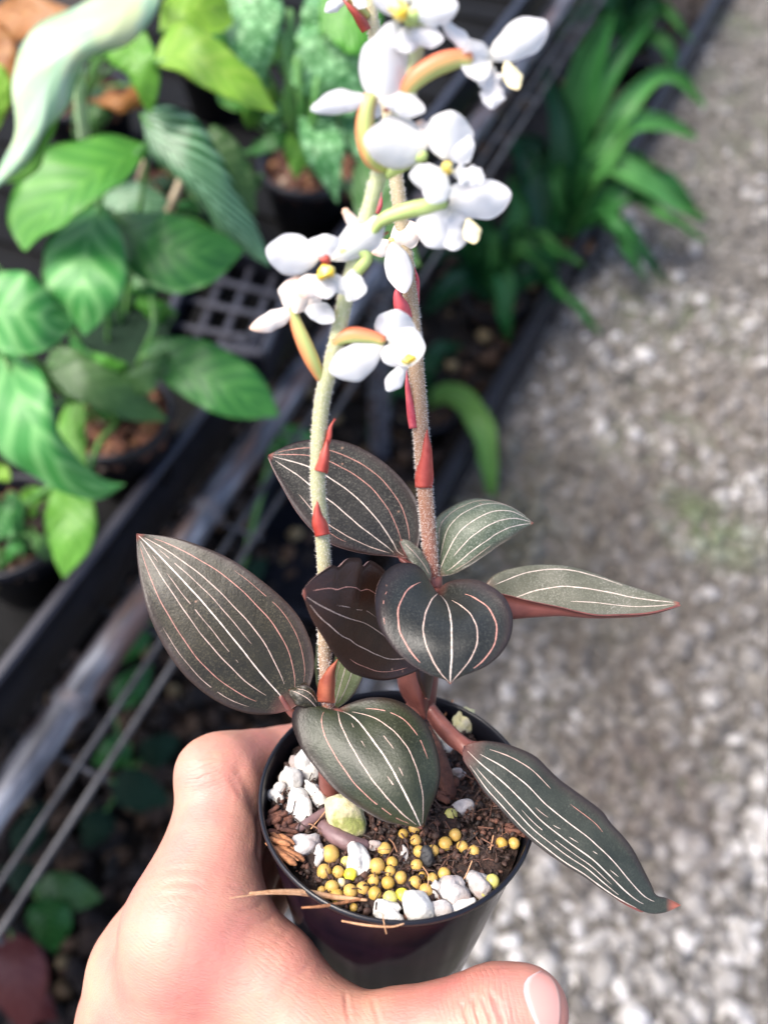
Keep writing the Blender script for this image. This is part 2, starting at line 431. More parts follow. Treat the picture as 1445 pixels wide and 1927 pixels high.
    c = k.ramp(v, [(0.0, (0.66, 0.50, 0.47)), (0.10, (0.62, 0.40, 0.36)), (0.2, (0.60, 0.29, 0.25)), (0.9, (0.62, 0.30, 0.25)), (0.98, (0.66, 0.40, 0.33))])  # paler along the base of the nail
    k.set(Base_Color=c, Roughness=0.22); k.b.inputs['Subsurface Weight'].default_value = 0.2
    k.b.inputs['Subsurface Radius'].default_value = (0.003, 0.001, 0.001); M['nail'] = k.m
    # background
    k = N('gravel ground'); a = k.noise(14, 8, 0.65)
    c = k.ramp(a.outputs[0], [(0.3, (0.05, 0.044, 0.036)), (0.55, (0.13, 0.117, 0.10)), (0.75, (0.25, 0.232, 0.205))])
    gm = k.noise(2.6, 4)
    c = k.mix(k.math('MULTIPLY', k.ramp(gm.outputs[0], [(0.52, (0, 0, 0)), (0.68, (1, 1, 1))]), 0.5), c, (0.06, 0.09, 0.03))
    k.set(Base_Color=c, Roughness=0.85); k.bump(k.noise(60, 6).outputs[0], 0.7, 0.01); M['ground'] = k.m
    k = N('gravel stones'); at = k.n('ShaderNodeAttribute', attribute_name='tone')
    c = k.ramp(at.outputs['Fac'], [(0.0, (0.05, 0.044, 0.037)), (0.3, (0.115, 0.105, 0.094)), (0.55, (0.235, 0.221, 0.204)), (0.8, (0.39, 0.374, 0.353)), (1.0, (0.58, 0.565, 0.55))])
    dt = k.noise(1.7, 4)
    c = k.mix(k.math('MULTIPLY', k.ramp(dt.outputs[0], [(0.45, (0, 0, 0)), (0.62, (1, 1, 1))]), 0.6), c, (0.075, 0.066, 0.056))
    c = k.mix(k.math('MULTIPLY', k.ramp(k.noise(90, 4).outputs[0], [(0.4, (1, 1, 1)), (0.6, (0, 0, 0))]), 0.35), c, (0.08, 0.072, 0.06))
    geo = k.n('ShaderNodeNewGeometry')
    for ctr, rad_, colr, am in ((G(1080, 1050, 0), 0.42, (0.075, 0.061, 0.049), 0.75), (G(1180, 1520, 0), 0.16, (0.07, 0.055, 0.046), 0.75), (G(1350, 760, 0), 0.22, (0.10, 0.08, 0.062), 0.55), (G(1330, 1010, 0), 0.10, (0.07, 0.11, 0.03), 0.6), (G(880, 1000, 0), 0.25, (0.09, 0.095, 0.06), 0.5)):
        sub = k.n('ShaderNodeVectorMath', operation='SUBTRACT'); k.l(geo.outputs['Position'], sub.inputs[0]); sub.inputs[1].default_value = ctr
        ln = k.n('ShaderNodeVectorMath', operation='LENGTH'); k.l(sub.outputs[0], ln.inputs[0])
        q_ = k.math('ADD', k.math('DIVIDE', ln.outputs['Value'], rad_), k.math('MULTIPLY', k.math('SUBTRACT', k.noise(7, 5).outputs[0], 0.5), 1.6))
        c = k.mix(k.math('MULTIPLY', k.ramp(q_, [(0.35, (1, 1, 1)), (1.0, (0, 0, 0))]), am), c, colr)
    k.set(Base_Color=c, Roughness=0.8); M['stone'] = k.m
    M['black'] = m_simple('black plastic', (0.005, 0.005, 0.007), (0.012, 0.012, 0.017), 30, 0.42, spec=0.28)
    M['tray_rim'] = m_simple('tray rim plastic', (0.010, 0.010, 0.016), (0.022, 0.022, 0.032), 30, 0.38, spec=0.45)
    M['lattice'] = m_simple('charcoal plastic', (0.030, 0.030, 0.040), (0.06, 0.06, 0.075), 30, 0.4)
    M['blackmatte'] = m_simple('black plastic dull', (0.003, 0.003, 0.003), (0.007, 0.007, 0.007), 30, 0.7, spec=0.1)
    k = N('galvanised pipe'); tc = k.n('ShaderNodeTexCoord'); mp = k.n('ShaderNodeMapping'); mp.inputs['Scale'].default_value = (5, 26, 1); k.l(tc.outputs['UV'], mp.inputs[0])
    def un(sc, det):
        x = k.n('ShaderNodeTexNoise'); x.inputs['Scale'].default_value = sc; x.inputs['Detail'].default_value = det; k.l(mp.outputs[0], x.inputs['Vector']); return x.outputs[0]
    c = k.ramp(un(1.6, 7), [(0.38, (0.025, 0.027, 0.036)), (0.52, (0.09, 0.095, 0.115)), (0.68, (0.30, 0.31, 0.34))])  # weathered grey; the palest bluish streaks are highlights painted into the colour
    c = k.mix(k.math('MULTIPLY', k.ramp(un(0.9, 6), [(0.5, (0, 0, 0)), (0.62, (1, 1, 1))]), 0.75), c, (0.11, 0.055, 0.035))
    k.set(Base_Color=c, Roughness=0.45, Metallic=0.2); k.bump(un(3, 6), 0.4, 0.002); M['pipe'] = k.m
    M['wire'] = m_simple('grey wire', (0.035, 0.035, 0.04), (0.085, 0.085, 0.09), 40, 0.45, metal=0.5)
    M['bedsoil'] = m_simple('bed soil', (0.008, 0.006, 0.004), (0.03, 0.018, 0.01), 40, 0.85, 0.8, 90, 0.01)
    k = N('bark chips'); at = k.n('ShaderNodeAttribute', attribute_name='tone')
    c = k.ramp(at.outputs['Fac'], [(0.0, (0.008, 0.005, 0.003)), (0.5, (0.03, 0.015, 0.008)), (0.85, (0.12, 0.06, 0.026)), (1.0, (0.36, 0.26, 0.12))])
    k.set(Base_Color=c, Roughness=0.8); M['chip'] = k.m
    k = N('coir mix'); at = k.n('ShaderNodeAttribute', attribute_name='tone')
    c = k.ramp(at.outputs['Fac'], [(0.0, (0.03, 0.012, 0.006)), (0.6, (0.13, 0.045, 0.02)), (0.88, (0.25, 0.12, 0.05)), (1.0, (0.5, 0.42, 0.33))])
    k.set(Base_Color=c, Roughness=0.8); M['coir'] = k.m
    G1, G2 = (0.06, 0.24, 0.022), (0.17, 0.44, 0.06)
    M['bg_mid'] = m_bgleaf('leaf mid green', G1, G2, 0.35)
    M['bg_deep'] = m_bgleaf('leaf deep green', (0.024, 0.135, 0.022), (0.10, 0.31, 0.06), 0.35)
    M['bg_cool'] = m_bgleaf('leaf cool green', (0.055, 0.26, 0.05), (0.28, 0.58, 0.20), 0.45, 5)
    M['bg_lime'] = m_bgleaf('leaf lime', (0.22, 0.44, 0.035), (0.44, 0.62, 0.10), 0.3, 6, trans=0.35)
    M['bg_olive'] = m_bgleaf('leaf dull green', (0.05, 0.13, 0.03), (0.12, 0.24, 0.07), 0.35)
    M['bg_fresh'] = m_bgleaf('leaf fresh green', (0.12, 0.34, 0.035), (0.26, 0.50, 0.09), 0.3, trans=0.35)
    M['bg_silver'] = m_bgleaf('leaf silver striped', (0.010, 0.075, 0.015), (0.24, 0.44, 0.25), 0.95, 9, 1.6, 0.3, 0.1, width=0.45)
    M['bg_mint'] = m_bgleaf('leaf mint variegated', (0.42, 0.66, 0.40), (0.68, 0.80, 0.66), 0.4, 5, trans=0.3, varieg=(0.62, 0.66, 0.36))
    M['bg_net'] = m_bgleaf('leaf netted', (0.03, 0.16, 0.03), (0.26, 0.52, 0.24), 0.2, 6, net=0.75, trans=0.2)
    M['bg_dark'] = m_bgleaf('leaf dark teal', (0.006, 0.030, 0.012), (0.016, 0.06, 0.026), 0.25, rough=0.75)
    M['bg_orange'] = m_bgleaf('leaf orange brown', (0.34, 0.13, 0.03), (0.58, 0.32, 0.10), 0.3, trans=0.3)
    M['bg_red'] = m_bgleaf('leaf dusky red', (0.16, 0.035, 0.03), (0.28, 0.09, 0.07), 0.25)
    M['strap'] = m_bgleaf('strap leaf green', (0.026, 0.135, 0.03), (0.085, 0.26, 0.07), 0.15, 2, 0.0, 0.36)
    M['strap_pale'] = m_bgleaf('strap leaf pale', (0.07, 0.24, 0.055), (0.18, 0.38, 0.12), 0.15, 2, 0.0, 0.36)
    M['strap_lime'] = m_bgleaf('strap leaf lime', (0.15, 0.33, 0.07), (0.28, 0.46, 0.14), 0.15, 2, 0.0, 0.4, 0.3)
    M['strap_dark'] = m_bgleaf('strap leaf dark', (0.008, 0.06, 0.02), (0.03, 0.13, 0.05), 0.15, 2, 0.0, 0.33)
    M['petiole'] = m_simple('pale petiole', (0.32, 0.50, 0.22), (0.50, 0.62, 0.38), 60, 0.45)
    M['petiole_g'] = m_simple('green petiole', (0.06, 0.20, 0.04), (0.14, 0.30, 0.07), 60, 0.45)
    M['twig'] = m_simple('dry stem', (0.26, 0.19, 0.11), (0.42, 0.34, 0.22), 60, 0.6)
mats()

# ---------------------------------------------------------------- shape helpers
def grid_normals(g):
    du = np.gradient(g, axis=0); dv = np.gradient(g, axis=1)
    n = np.cross(du, dv)
    L = np.linalg.norm(n, axis=2, keepdims=True)
    mean = n.reshape(-1, 3).sum(0)
    n = np.where(L > 1e-12, n / np.maximum(L, 1e-12), unit(mean))
    k = min(3, len(n) // 3)
    n[:k] = n[k]; n[-k:] = n[-k - 1]
    return n

class Leaf:
    """sheet with thickness through control rows; rows = [(v, [(px,py)..], [depths])], base to tip"""
    def __init__(self, rows, n=44, m=17, flip=False, bulge=0.0, ripple=0.0, seed=0, quilt=0.0):
        R = []
        vs = [r[0] for r in rows]
        for v, pts, dep in rows:
            c = cat(pts, n); d = prof(dep, n)
            R.append(np.array([P(c[i, 0], c[i, 1], d[i]) for i in range(n)]))
        vv = np.linspace(-1, 1, m)
        g = np.zeros((n, m, 3))
        for j, x in enumerate(vv):
            for a, va in enumerate(vs):
                L = 1.0
                for b, vb in enumerate(vs):
                    if a != b: L *= (x - vb) / (va - vb)
                g[:, j] += L * R[a]
        nn = grid_normals(g)
        mid = nn.reshape(-1, 3).sum(0)
        to = CAM - g[n // 2, m // 2]
        sgn = 1 if np.dot(mid, to) > 0 else -1
        if flip: sgn = -sgn
        self.sgn = sgn
        t = np.linspace(0, 1, n)[:, None, None]; va = vv[None, :, None]
        if bulge: g = g + nn * sgn * bulge * np.sin(np.pi * t) * (1 - va ** 2)
        if quilt: g = g + nn * sgn * quilt * (np.cos(va * np.pi * 3) * -0.5) * np.sin(np.pi * t)
        if ripple:
            r = np.random.default_rng(seed)
            ph = r.uniform(0, 6, 4)
            wv = np.sin(t * 13 + ph[0] + va) + 0.7 * np.sin(t * 23 + ph[1] - va * 2) + 0.5 * np.sin(t * 7 + ph[2])
            g = g + nn * ripple * wv * va ** 2 * np.sin(np.pi * t) + nn * ripple * 0.35 * np.sin(t * 9 + va * 4 + ph[3]) * np.sin(np.pi * t)
        self.g = g; self.n, self.m = n, m
        self.nn = grid_normals(g) * sgn
    def build(self, name, mats_, parent, thick=0.0005):
        n, m, g = self.n, self.m, self.g
        lo = g - self.nn * thick
        V = np.vstack([g.reshape(-1, 3), lo.reshape(-1, 3)])
        uvx, uvy = np.meshgrid(np.linspace(0, 1, m), np.linspace(0, 1, n))
        uv = np.stack([uvx.ravel(), uvy.ravel()], 1); uv = np.vstack([uv, uv])
        F = []; MI = []
        o = n * m
        for i in range(n - 1):
            for j in range(m - 1):
                a, b, c, d = i * m + j, i * m + j + 1, (i + 1) * m + j + 1, (i + 1) * m + j
                q = (a, b, c, d) if self.sgn < 0 else (a, d, c, b)
                F.append(q); MI.append(0)
                F.append(tuple(x + o for x in reversed(q))); MI.append(1)
            for j in (0, m - 1):
                a, d = i * m + j, (i + 1) * m + j
                F.append((a, d, d + o, a + o)); MI.append(2)
        for i in (0, n - 1):
            for j in range(m - 1):
                a, b = i * m + j, i * m + j + 1
                F.append((a, b, b + o, a + o)); MI.append(2)
        if len(mats_) == 1: MI = [0] * len(F)
        return mesh(name, V, F, mats_, parent, MI, True, uv)
    def at(self, t, v):
        x = np.clip(t, 0, 1) * (self.n - 1); y = (np.clip(v, -1, 1) + 1) / 2 * (self.m - 1)
        i = min(int(x), self.n - 2); j = min(int(y), self.m - 2); a, b = x - i, y - j
        f = lambda A: (A[i, j] * (1 - a) * (1 - b) + A[i + 1, j] * a * (1 - b) + A[i, j + 1] * (1 - a) * b + A[i + 1, j + 1] * a * b)
        return f(self.g), unit(f(self.nn))
    def vein(self, parent, v0, t0, t1, width, mat, gaps=(), v1=None, seed=0, lift=0.00006):
        """raised vein running from t0 to t1 at cross position v0 (to v1)"""
        r = np.random.default_rng(int(abs(v0) * 1000) + int(t0 * 100) + seed)
        k = max(4, int(70 * (t1 - t0)))
        ts = np.linspace(t0, t1, k)
        ph = r.uniform(0, 6, 2)
        wob = 0.006 * np.sin(ts * 17 + ph[0]) + 0.003 * np.sin(ts * 47 + ph[1])
        vs = v0 + ((v1 if v1 is not None else v0) - v0) * (ts - t0) / max(t1 - t0, 1e-6) + wob * (0.4 if abs(v0) < 0.02 else 1)
        pts = [self.at(t, v) for t, v in zip(ts, vs)]
        V = []; F = []
        prev = None
        for i in range(k):
            p, nn = pts[i]
            d = unit(pts[min(i + 1, k - 1)][0] - pts[max(i - 1, 0)][0])
            s = unit(np.cross(nn, d))
            e = min(i, k - 1 - i) / (0.12 * k + 1)
            wd = width * min(1, 0.35 + e) * (0.72 + 0.5 * r.random())
            if any(a <= ts[i] <= b for a, b in gaps): prev = None; continue
            b0 = len(V)
            V += [p + nn * 0.00004 - s * wd / 2, p + nn * (lift + 0.00004), p + nn * 0.00004 + s * wd / 2]
            if prev is not None:
                F += [(prev, prev + 1, b0 + 1, b0), (prev + 1, prev + 2, b0 + 2, b0 + 1)]
            prev = b0
        if not F: return None
        return mesh('vein', V, F, M[mat], parent)

def tube(name, pts, rad, mat, parent, n=None, seg=12, cap=True, uvspan=1.0):
    pts = np.asarray(pts, float)
    n = n or max(8, 6 * len(pts))
    c = cat(pts, n) if len(pts) > 2 or n > 2 else pts
    r = prof(rad if isinstance(rad, (list, tuple)) else [rad], n)
    tn = np.gradient(c, axis=0); tn /= np.linalg.norm(tn, axis=1, keepdims=True) + 1e-12
    a = np.cross(tn[0], RT if abs(np.dot(tn[0], RT)) < 0.9 else UP); a = unit(a)
    V = []; UVs = []
    for i in range(n):
        a = unit(a - np.dot(a, tn[i]) * tn[i]); b = np.cross(tn[i], a)
        for k in range(seg):
            th = 2 * math.pi * k / seg
            V.append(c[i] + r[i] * (math.cos(th) * a + math.sin(th) * b)); UVs.append((k / seg, i / (n - 1)))
    F = []
    for i in range(n - 1):
        for k in range(seg):
            k2 = (k + 1) % seg
            F.append((i * seg + k, i * seg + k2, (i + 1) * seg + k2, (i + 1) * seg + k))
    if cap:
        for i, s in ((0, -1), (n - 1, 1)):
            V.append(c[i] + tn[i] * s * r[i] * 0.55); UVs.append((0.5, float(i > 0)))
            q = len(V) - 1
            for k in range(seg):
                k2 = (k + 1) % seg
                F.append((i * seg + k2, i * seg + k, q) if s < 0 else (i * seg + k, i * seg + k2, q))
    o = mesh(name, V, F, M[mat] if isinstance(mat, str) else mat, parent, None, True, UVs)
    return o, c, r

def ico(sub=2):
    import bmesh
    bm = bmesh.new(); bmesh.ops.create_icosphere(bm, subdivisions=sub, radius=1)
    V = np.array([v.co[:] for v in bm.verts]); F = [tuple(v.index for v in f.verts) for f in bm.faces]
    bm.free(); return V, F
ICO1, ICO2, ICO3 = ico(1), ico(2), ico(3)

def lumpy(V, r, amp=0.18, freq=1.6):
    o = np.ones(len(V))
    for f_, a_ in ((freq, amp), (freq * 2.3, amp * 0.45), (freq * 4.6, amp * 0.2)):
        k = r.normal(size=(4, 3)) * f_; ph = r.uniform(0, 6.3, 4)
        o += a_ * np.sin(V @ k.T + ph).mean(1)
    return V * o[:, None]

def basis(n):
    n = unit(n); a = unit(np.cross(n, [0.3, 0.7, 0.2])); return np.stack([a, np.cross(n, a), n])

def scatter(name, pts, sizes, base, mat, r, up=None, flat=0.7, parent=None, label=None, category=None, tone=None, amp=0.6):
    """thousands of small uneven lumps as one mesh"""
    V0, F0 = base; F0 = np.array(F0); nv = len(V0)
    VV = np.empty((len(pts) * nv, 3)); TT = np.empty(len(pts) * nv)
    variants = [lumpy(V0, r, amp) for _ in range(12)]
    for i, (p, s) in enumerate(zip(pts, sizes)):
        q = r.normal(size=4); q /= np.linalg.norm(q)
        w_, x, y, z = q
        Rm = np.array([[1 - 2 * (y * y + z * z), 2 * (x * y - z * w_), 2 * (x * z + y * w_)], [2 * (x * y + z * w_), 1 - 2 * (x * x + z * z), 2 * (y * z - x * w_)], [2 * (x * z - y * w_), 2 * (y * z + x * w_), 1 - 2 * (x * x + y * y)]])
        sc = s * np.array([1, r.uniform(0.6, 1), r.uniform(0.5, 0.9)]) if np.isscalar(s) else np.array(s)
        v = (variants[r.integers(12)] * sc) @ Rm.T
        VV[i * nv:(i + 1) * nv] = v + p
        TT[i * nv:(i + 1) * nv] = r.random() if tone is None else tone[i]
    F = (F0[None] + (np.arange(len(pts)) * nv)[:, None, None]).reshape(-1, F0.shape[1])
    o = mesh(name, VV, F, mat, parent, None, True)
    rough_attr(o, TT)
    return tag(o, label, category, None, 'stuff')

# ================================================================ THE SETTING
g = 30.0
gr = mesh('ground', [(-g, -g, 0), (g, -g, 0), (g, g, 0), (-g, g, 0)], [(0, 1, 2, 3)], M['ground'])
tag(gr, 'grey gravel ground with bits of moss and dirt', 'ground', None, 'structure')

# loose limestone gravel along the path
r1 = np.random.default_rng(3)
E0, E1 = G(830, 930, 0.05), G(1320, 50, 0.05)          # bed edging line on the ground
ed = unit(E1 - E0); en = np.array([ed[1], -ed[0], 0])    # to the right of the edging
pts = []; sizes = []; tones = []
for _ in range(30000):
    px, py = r1.uniform(250, 1640), r1.uniform(-260, 2150)
    q = G(px, py, 0.0)
    dd = np.dot(q - E0, en)
    if dd < 0.02 or q[1] > 4.5: continue
    s = np.clip(r1.lognormal(-4.95, 0.5), 0.003, 0.020)
    pts.append(q + np.array([0, 0, s * 0.1])); sizes.append(s); tones.append(np.clip(r1.beta(1.3, 1.5) + (0.12 if s > 0.012 else 0), 0, 1))
scatter('gravel', pts, sizes, ICO1, M['stone'], r1, tone=tones, label='loose pale grey limestone gravel beside the plant bed', category='gravel')

# planting bed on the ground, under and beside the bench
b0 = E0 - ed * 1.6; b1 = E1 + ed * 3.0
Vb = [b0 - en * 0.01, b1 - en * 0.01, b1 - en * 2.6, b0 - en * 2.6]
for v in Vb: v[2] = 0.012
bed = mesh('planting_bed', Vb, [(0, 1, 2, 3)], M['bedsoil'])
tag(bed, 'dark bark mulch bed beneath the bench', 'planting bed', None, 'structure')
r2 = np.random.default_rng(5)
pts = []; sizes = []; tn = []
for _ in range(5200):
    px, py = r2.uniform(-120, 1330), r2.uniform(-60, 2000)
    q = G(px, py, 0.02)
    dd = np.dot(q - E0, en)
    if dd > -0.03 or dd < -1.6 or q[1] > 4: continue
    s = r2.uniform(0.006, 0.020)
    pts.append(q + np.array([0, 0, r2.uniform(0, 0.02)])); sizes.append(s); tn.append(r2.beta(1.3, 1.6))
scatter('bark_mulch', pts, sizes, ICO1, M['chip'], r2, tone=tn, label='brown and ochre bark chips covering the shaded bed', category='mulch')

def bar(name, a, b, wd, ht, mat, parent=None, up=np.array([0, 0, 1.0]), bev=0.15):
    """bevelled bar from a to b"""
    a, b = np.asarray(a, float), np.asarray(b, float)
    d = unit(b - a); s = unit(np.cross(d, up)); u = np.cross(s, d)
    k = min(wd, ht) * bev
    prof_ = [(-wd / 2 + k, -ht / 2), (wd / 2 - k, -ht / 2), (wd / 2, -ht / 2 + k), (wd / 2, ht / 2 - k), (wd / 2 - k, ht / 2), (-wd / 2 + k, ht / 2), (-wd / 2, ht / 2 - k), (-wd / 2, -ht / 2 + k)]
    V = [p + s * x + u * y for p in (a, b) for x, y in prof_]
    F = [(i, (i + 1) % 8, (i + 1) % 8 + 8, i + 8) for i in range(8)] + [tuple(range(7, -1, -1)), tuple(range(8, 16))]
    return mesh(name, V, F, M[mat], parent, None, False)

edge = bar('bed_edging', b0 + np.array([0, 0, -0.012]), b1 + np.array([0, 0, -0.012]), 0.022, 0.08, 'black')
tag(edge, 'long black plastic edging strip between gravel and plant bed', 'edging')

# ---- bench: pipe rail, wires, leg
zt = 0.47                                              # tray rim height
T0, T1 = G(128, 1100, zt), G(979, 0, zt)
td = unit(T1 - T0); tn_ = np.array([td[1], -td[0], 0])  # outward, towards the path
A0, A1 = T0 - td * 0.55, T1 + td * 1.1
bench = empty('wire_bench', (A0 + A1) / 2 * np.array([1, 1, 0]), 'galvanised pipe bench with wire deck carrying the potted plants', 'bench')
zp = zt - 0.062
p0, p1 = G(0, 1550, zp), G(542, 717, zp)
off = (np.dot(p0 - T0, tn_) + np.dot(p1 - T0, tn_)) / 2
pr0 = A0 + tn_ * off; pr1 = A1 + tn_ * off
pr0[2] = pr1[2] = zp
tube('pipe_rail', [pr0, (pr0 + pr1) / 2, pr1], 0.0155, 'pipe', bench, 40, 20)
for px, py in ((150, 1330), (385, 960)):
    q = G(px, py, zp); q = pr0 + td * np.dot(q - pr0, td)
    tube('pipe_clamp', [q - td * 0.006, q, q + td * 0.006], 0.0178, 'pipe', bench, 6, 20)
for k, o2 in enumerate((0.028, 0.050)):
    a = pr0 + tn_ * o2; b = pr1 + tn_ * o2; a[2] = b[2] = zp - 0.02
    tube('wire', [a, (a + b) / 2, b], 0.0030, 'wire', bench, 30, 8)
L = np.linalg.norm(pr1 - pr0)
for k in range(int(L / 0.13)):
    q = pr0 + td * (0.05 + k * 0.13); q = q + np.array([0, 0, -0.0235])
    tube('wire', [q - tn_ * 0.30, q, q + tn_ * 0.055], 0.0024, 'wire', bench, 6, 6)
for k in range(7):
    a = pr0 - tn_ * (0.045 * (k + 1)); b = pr1 - tn_ * (0.045 * (k + 1)); a[2] = b[2] = zp - 0.018
    tube('wire', [a, b], 0.0024, 'wire', bench, 3, 6)
lq = G(708, 500, zp); lq = pr0 + td * np.dot(lq - pr0, td)
tube('leg', [lq + np.array([0, 0, -0.012]), lq * np.array([1, 1, 0.5]), lq * np.array([1, 1, 0])], 0.0165, 'pipe', bench, 10, 16)
lq2 = lq - td * 1.25
tube('leg', [lq2 + np.array([0, 0, -0.012]), lq2 * np.array([1, 1, 0.5]), lq2 * np.array([1, 1, 0])], 0.0165, 'pipe', bench, 10, 16)

# ---- long black tray on the bench
tray = empty('plant_tray', (A0 + A1) / 2, 'long black plastic tray on the bench holding leafy pots', 'tray')
WT = 0.62; DT = 0.052
def traypt(s, o, z): return np.array([*(A0 + td * s - tn_ * o)[:2], z])
LT = np.linalg.norm(A1 - A0)
bar('rim', traypt(0, -0.001, zt), traypt(LT, -0.001, zt), 0.011, 0.008, 'tray_rim', tray, bev=0.3)
V = [traypt(0, 0.004, zt - 0.003), traypt(LT, 0.004, zt - 0.003), traypt(LT, 0.010, zt - 0.088), traypt(0, 0.010, zt - 0.088),
     traypt(0, 0.008, zt - 0.003), traypt(LT, 0.008, zt - 0.003), traypt(LT, 0.0122, zt - 0.088), traypt(0, 0.0122, zt - 0.088)]
mesh('wall', V, [(0, 1, 2, 3), (7, 6, 5, 4), (0, 4, 5, 1), (3, 2, 6, 7), (0, 3, 7, 4), (1, 5, 6, 2)], M['black'], tray, None, False)
V = [traypt(0, 0.0125, zt - DT + 0.002), traypt(LT, 0.0125, zt - DT + 0.002), traypt(LT, WT, zt - DT + 0.002), traypt(0, WT, zt - DT + 0.002)]
V += [v - np.array([0, 0, 0.004]) for v in V]
mesh('base', V, [(0, 1, 2, 3), (7, 6, 5, 4), (0, 4, 5, 1), (1, 5, 6, 2), (2, 6, 7, 3), (3, 7, 4, 0)], M['blackmatte'], tray, None, False)
for k in range(int(LT / 0.09)):
    s = 0.04 + 0.09 * k
    bar('rib', traypt(s, 0.016, zt - DT + 0.006), traypt(s, WT, zt - DT + 0.006), 0.006, 0.006, 'blackmatte', tray)

# ---- nursery pots behind
def bgpot(c, r_, h, label, soil=True, parent_group='black nursery pots behind', dark=False):
    """round tapered black pot, c = centre of the rim"""
    e = empty('nursery_pot', np.array([c[0], c[1], c[2] - h]), label, 'pot', parent_group)
    n = 40
    prof_ = [(0.78, -h), (0.97, -0.012), (1.03, -0.012), (1.05, -0.009), (1.05, -0.001), (1.03, 0), (0.98, 0), (0.95, -0.003), (0.90, -h * 0.35)]
    V = []; F = []
    for i in range(n):
        a = 2 * math.pi * i / n
        for q, z in prof_: V.append((c[0] + r_ * q * math.cos(a), c[1] + r_ * q * math.sin(a), c[2] + z))
    m = len(prof_)
    for i in range(n):
        for j in range(m - 1):
            F.append((i * m + j, ((i + 1) % n) * m + j, ((i + 1) % n) * m + j + 1, i * m + j + 1))
    F.append(tuple(i * m for i in range(n))[::-1])
    mesh('wall', V, F, M['black'], e)
    if soil:
        rr = np.random.default_rng(int(abs(c[0] * 1e4)) % 1000)
        k = 260
        a = rr.uniform(0, 6.283, k); q = np.sqrt(rr.random(k)) * r_ * 0.90
        pts = np.stack([c[0] + q * np.cos(a), c[1] + q * np.sin(a), np.full(k, c[2] - 0.016) + rr.uniform(-0.004, 0.004, k)], 1)
        so = scatter('potting_mix', pts, rr.uniform(0.004, 0.010, k), ICO1, M['coir' if not dark else 'chip'], rr, tone=rr.beta(1.4, 1.8, k), parent=None)
        attach(so, e)
        V = [(c[0] + r_ * 0.92 * math.cos(t), c[1] + r_ * 0.92 * math.sin(t), c[2] - 0.02) for t in np.linspace(0, 6.2832, 24, endpoint=False)]
        mesh('soil', V, [tuple(range(24))], M['bedsoil'], e)
    return e

def bgleaf(parent, mat, up, mid, lo, dep, edoff=(0.0, 0.0), flip=False, petiole=None, pr=0.0022, pmat='petiole_g', under=None, ripple=0.0015, seed=1, thick=0.0009):
    """leaf with its two edges and midrib; dep = depths along the midrib, edoff = extra depth of the two edges"""
    n = 30
    d0 = prof(dep, 12); s = np.sin(np.linspace(0, math.pi, 12))
    lf = Leaf([(-1, up, list(d0 + edoff[0] * s)), (0, mid, list(d0)), (1, lo, list(d0 + edoff[1] * s))], n, 13, flip, 0.0, ripple, seed)
    o = lf.build('leaf', [M[mat], M[under or mat], M[mat]], parent, thick)
    if petiole is not None:
        a = lf.g[0, lf.m // 2]; b = np.asarray(petiole)
        midp = (a + b) / 2 + np.array([0, 0, 0.01])
        tube('petiole', [b, midp, a, lf.g[3, lf.m // 2] - lf.nn[3, lf.m // 2] * pr], [pr * 1.4, pr, pr, pr * 0.5], pmat, parent, 16, 8)
    return lf

zb = zt - DT + 0.009                                  # what the pots stand on
def onbench(px, py, h): return G(px, py, zb + h)
c1 = onbench(212, 775, 0.085); bgpot(c1, 0.052, 0.085, 'black pot with reddish mix under the drooping green leaves')
c2 = onbench(585, 305, 0.085); bgpot(c2, 0.060, 0.085, 'black pot of the netted-leaf plant behind the flowers')
c3 = onbench(5, 985, 0.075); bgpot(c3, 0.050, 0.075, 'black pot cut off by the left edge, mossy mix', dark=True)
c4 = onbench(150, 170, 0.085); bgpot(c4, 0.062, 0.085, 'black pot with red-brown mix under the pale variegated leaf')
c5 = onbench(330, 330, 0.085); bgpot(c5, 0.050, 0.085, 'black pot half hidden under the silver striped leaf')
c6 = onbench(395, 90, 0.085); bgpot(c6, 0.052, 0.085, 'black pot beneath the lime leaf at the top')
GP = 'potted foliage plants on the bench'

def filler(plant, root, box, n, size, mats_, dlo, dhi, seed):
    rg = np.random.default_rng(seed)
    for i in range(n):
        cx_, cy_ = rg.uniform(box[0], box[2]), rg.uniform(box[1], box[3]); a = rg.uniform(0, 6.28)
        ln = rg.uniform(*size); wd = ln * rg.uniform(0.34, 0.55); ux, uy = math.cos(a), math.sin(a); d = rg.uniform(dlo, dhi)
        t = np.linspace(0, 1, 8); w_ = wd / 2 * np.sin(np.pi * t ** 0.7) ** 0.9; bw = rg.normal() * 0.12 * ln
        mid = [(cx_ + ux * ln * (q - .5) - uy * bw * 4 * q * (1 - q), cy_ + uy * ln * (q - .5) + ux * bw * 4 * q * (1 - q)) for q in t]
        up_ = [(m[0] - uy * k, m[1] + ux * k) for m, k in zip(mid, w_)]; lo_ = [(m[0] + uy * k, m[1] - ux * k) for m, k in zip(mid, w_)]
        bgleaf(plant, mats_[i % len(mats_)], up_, mid, lo_, [d + 0.02, d, d - 0.006, d + 0.015], (0.006, rg.uniform(-.006, .01)), petiole=root, seed=seed * 50 + i, pr=0.0016)
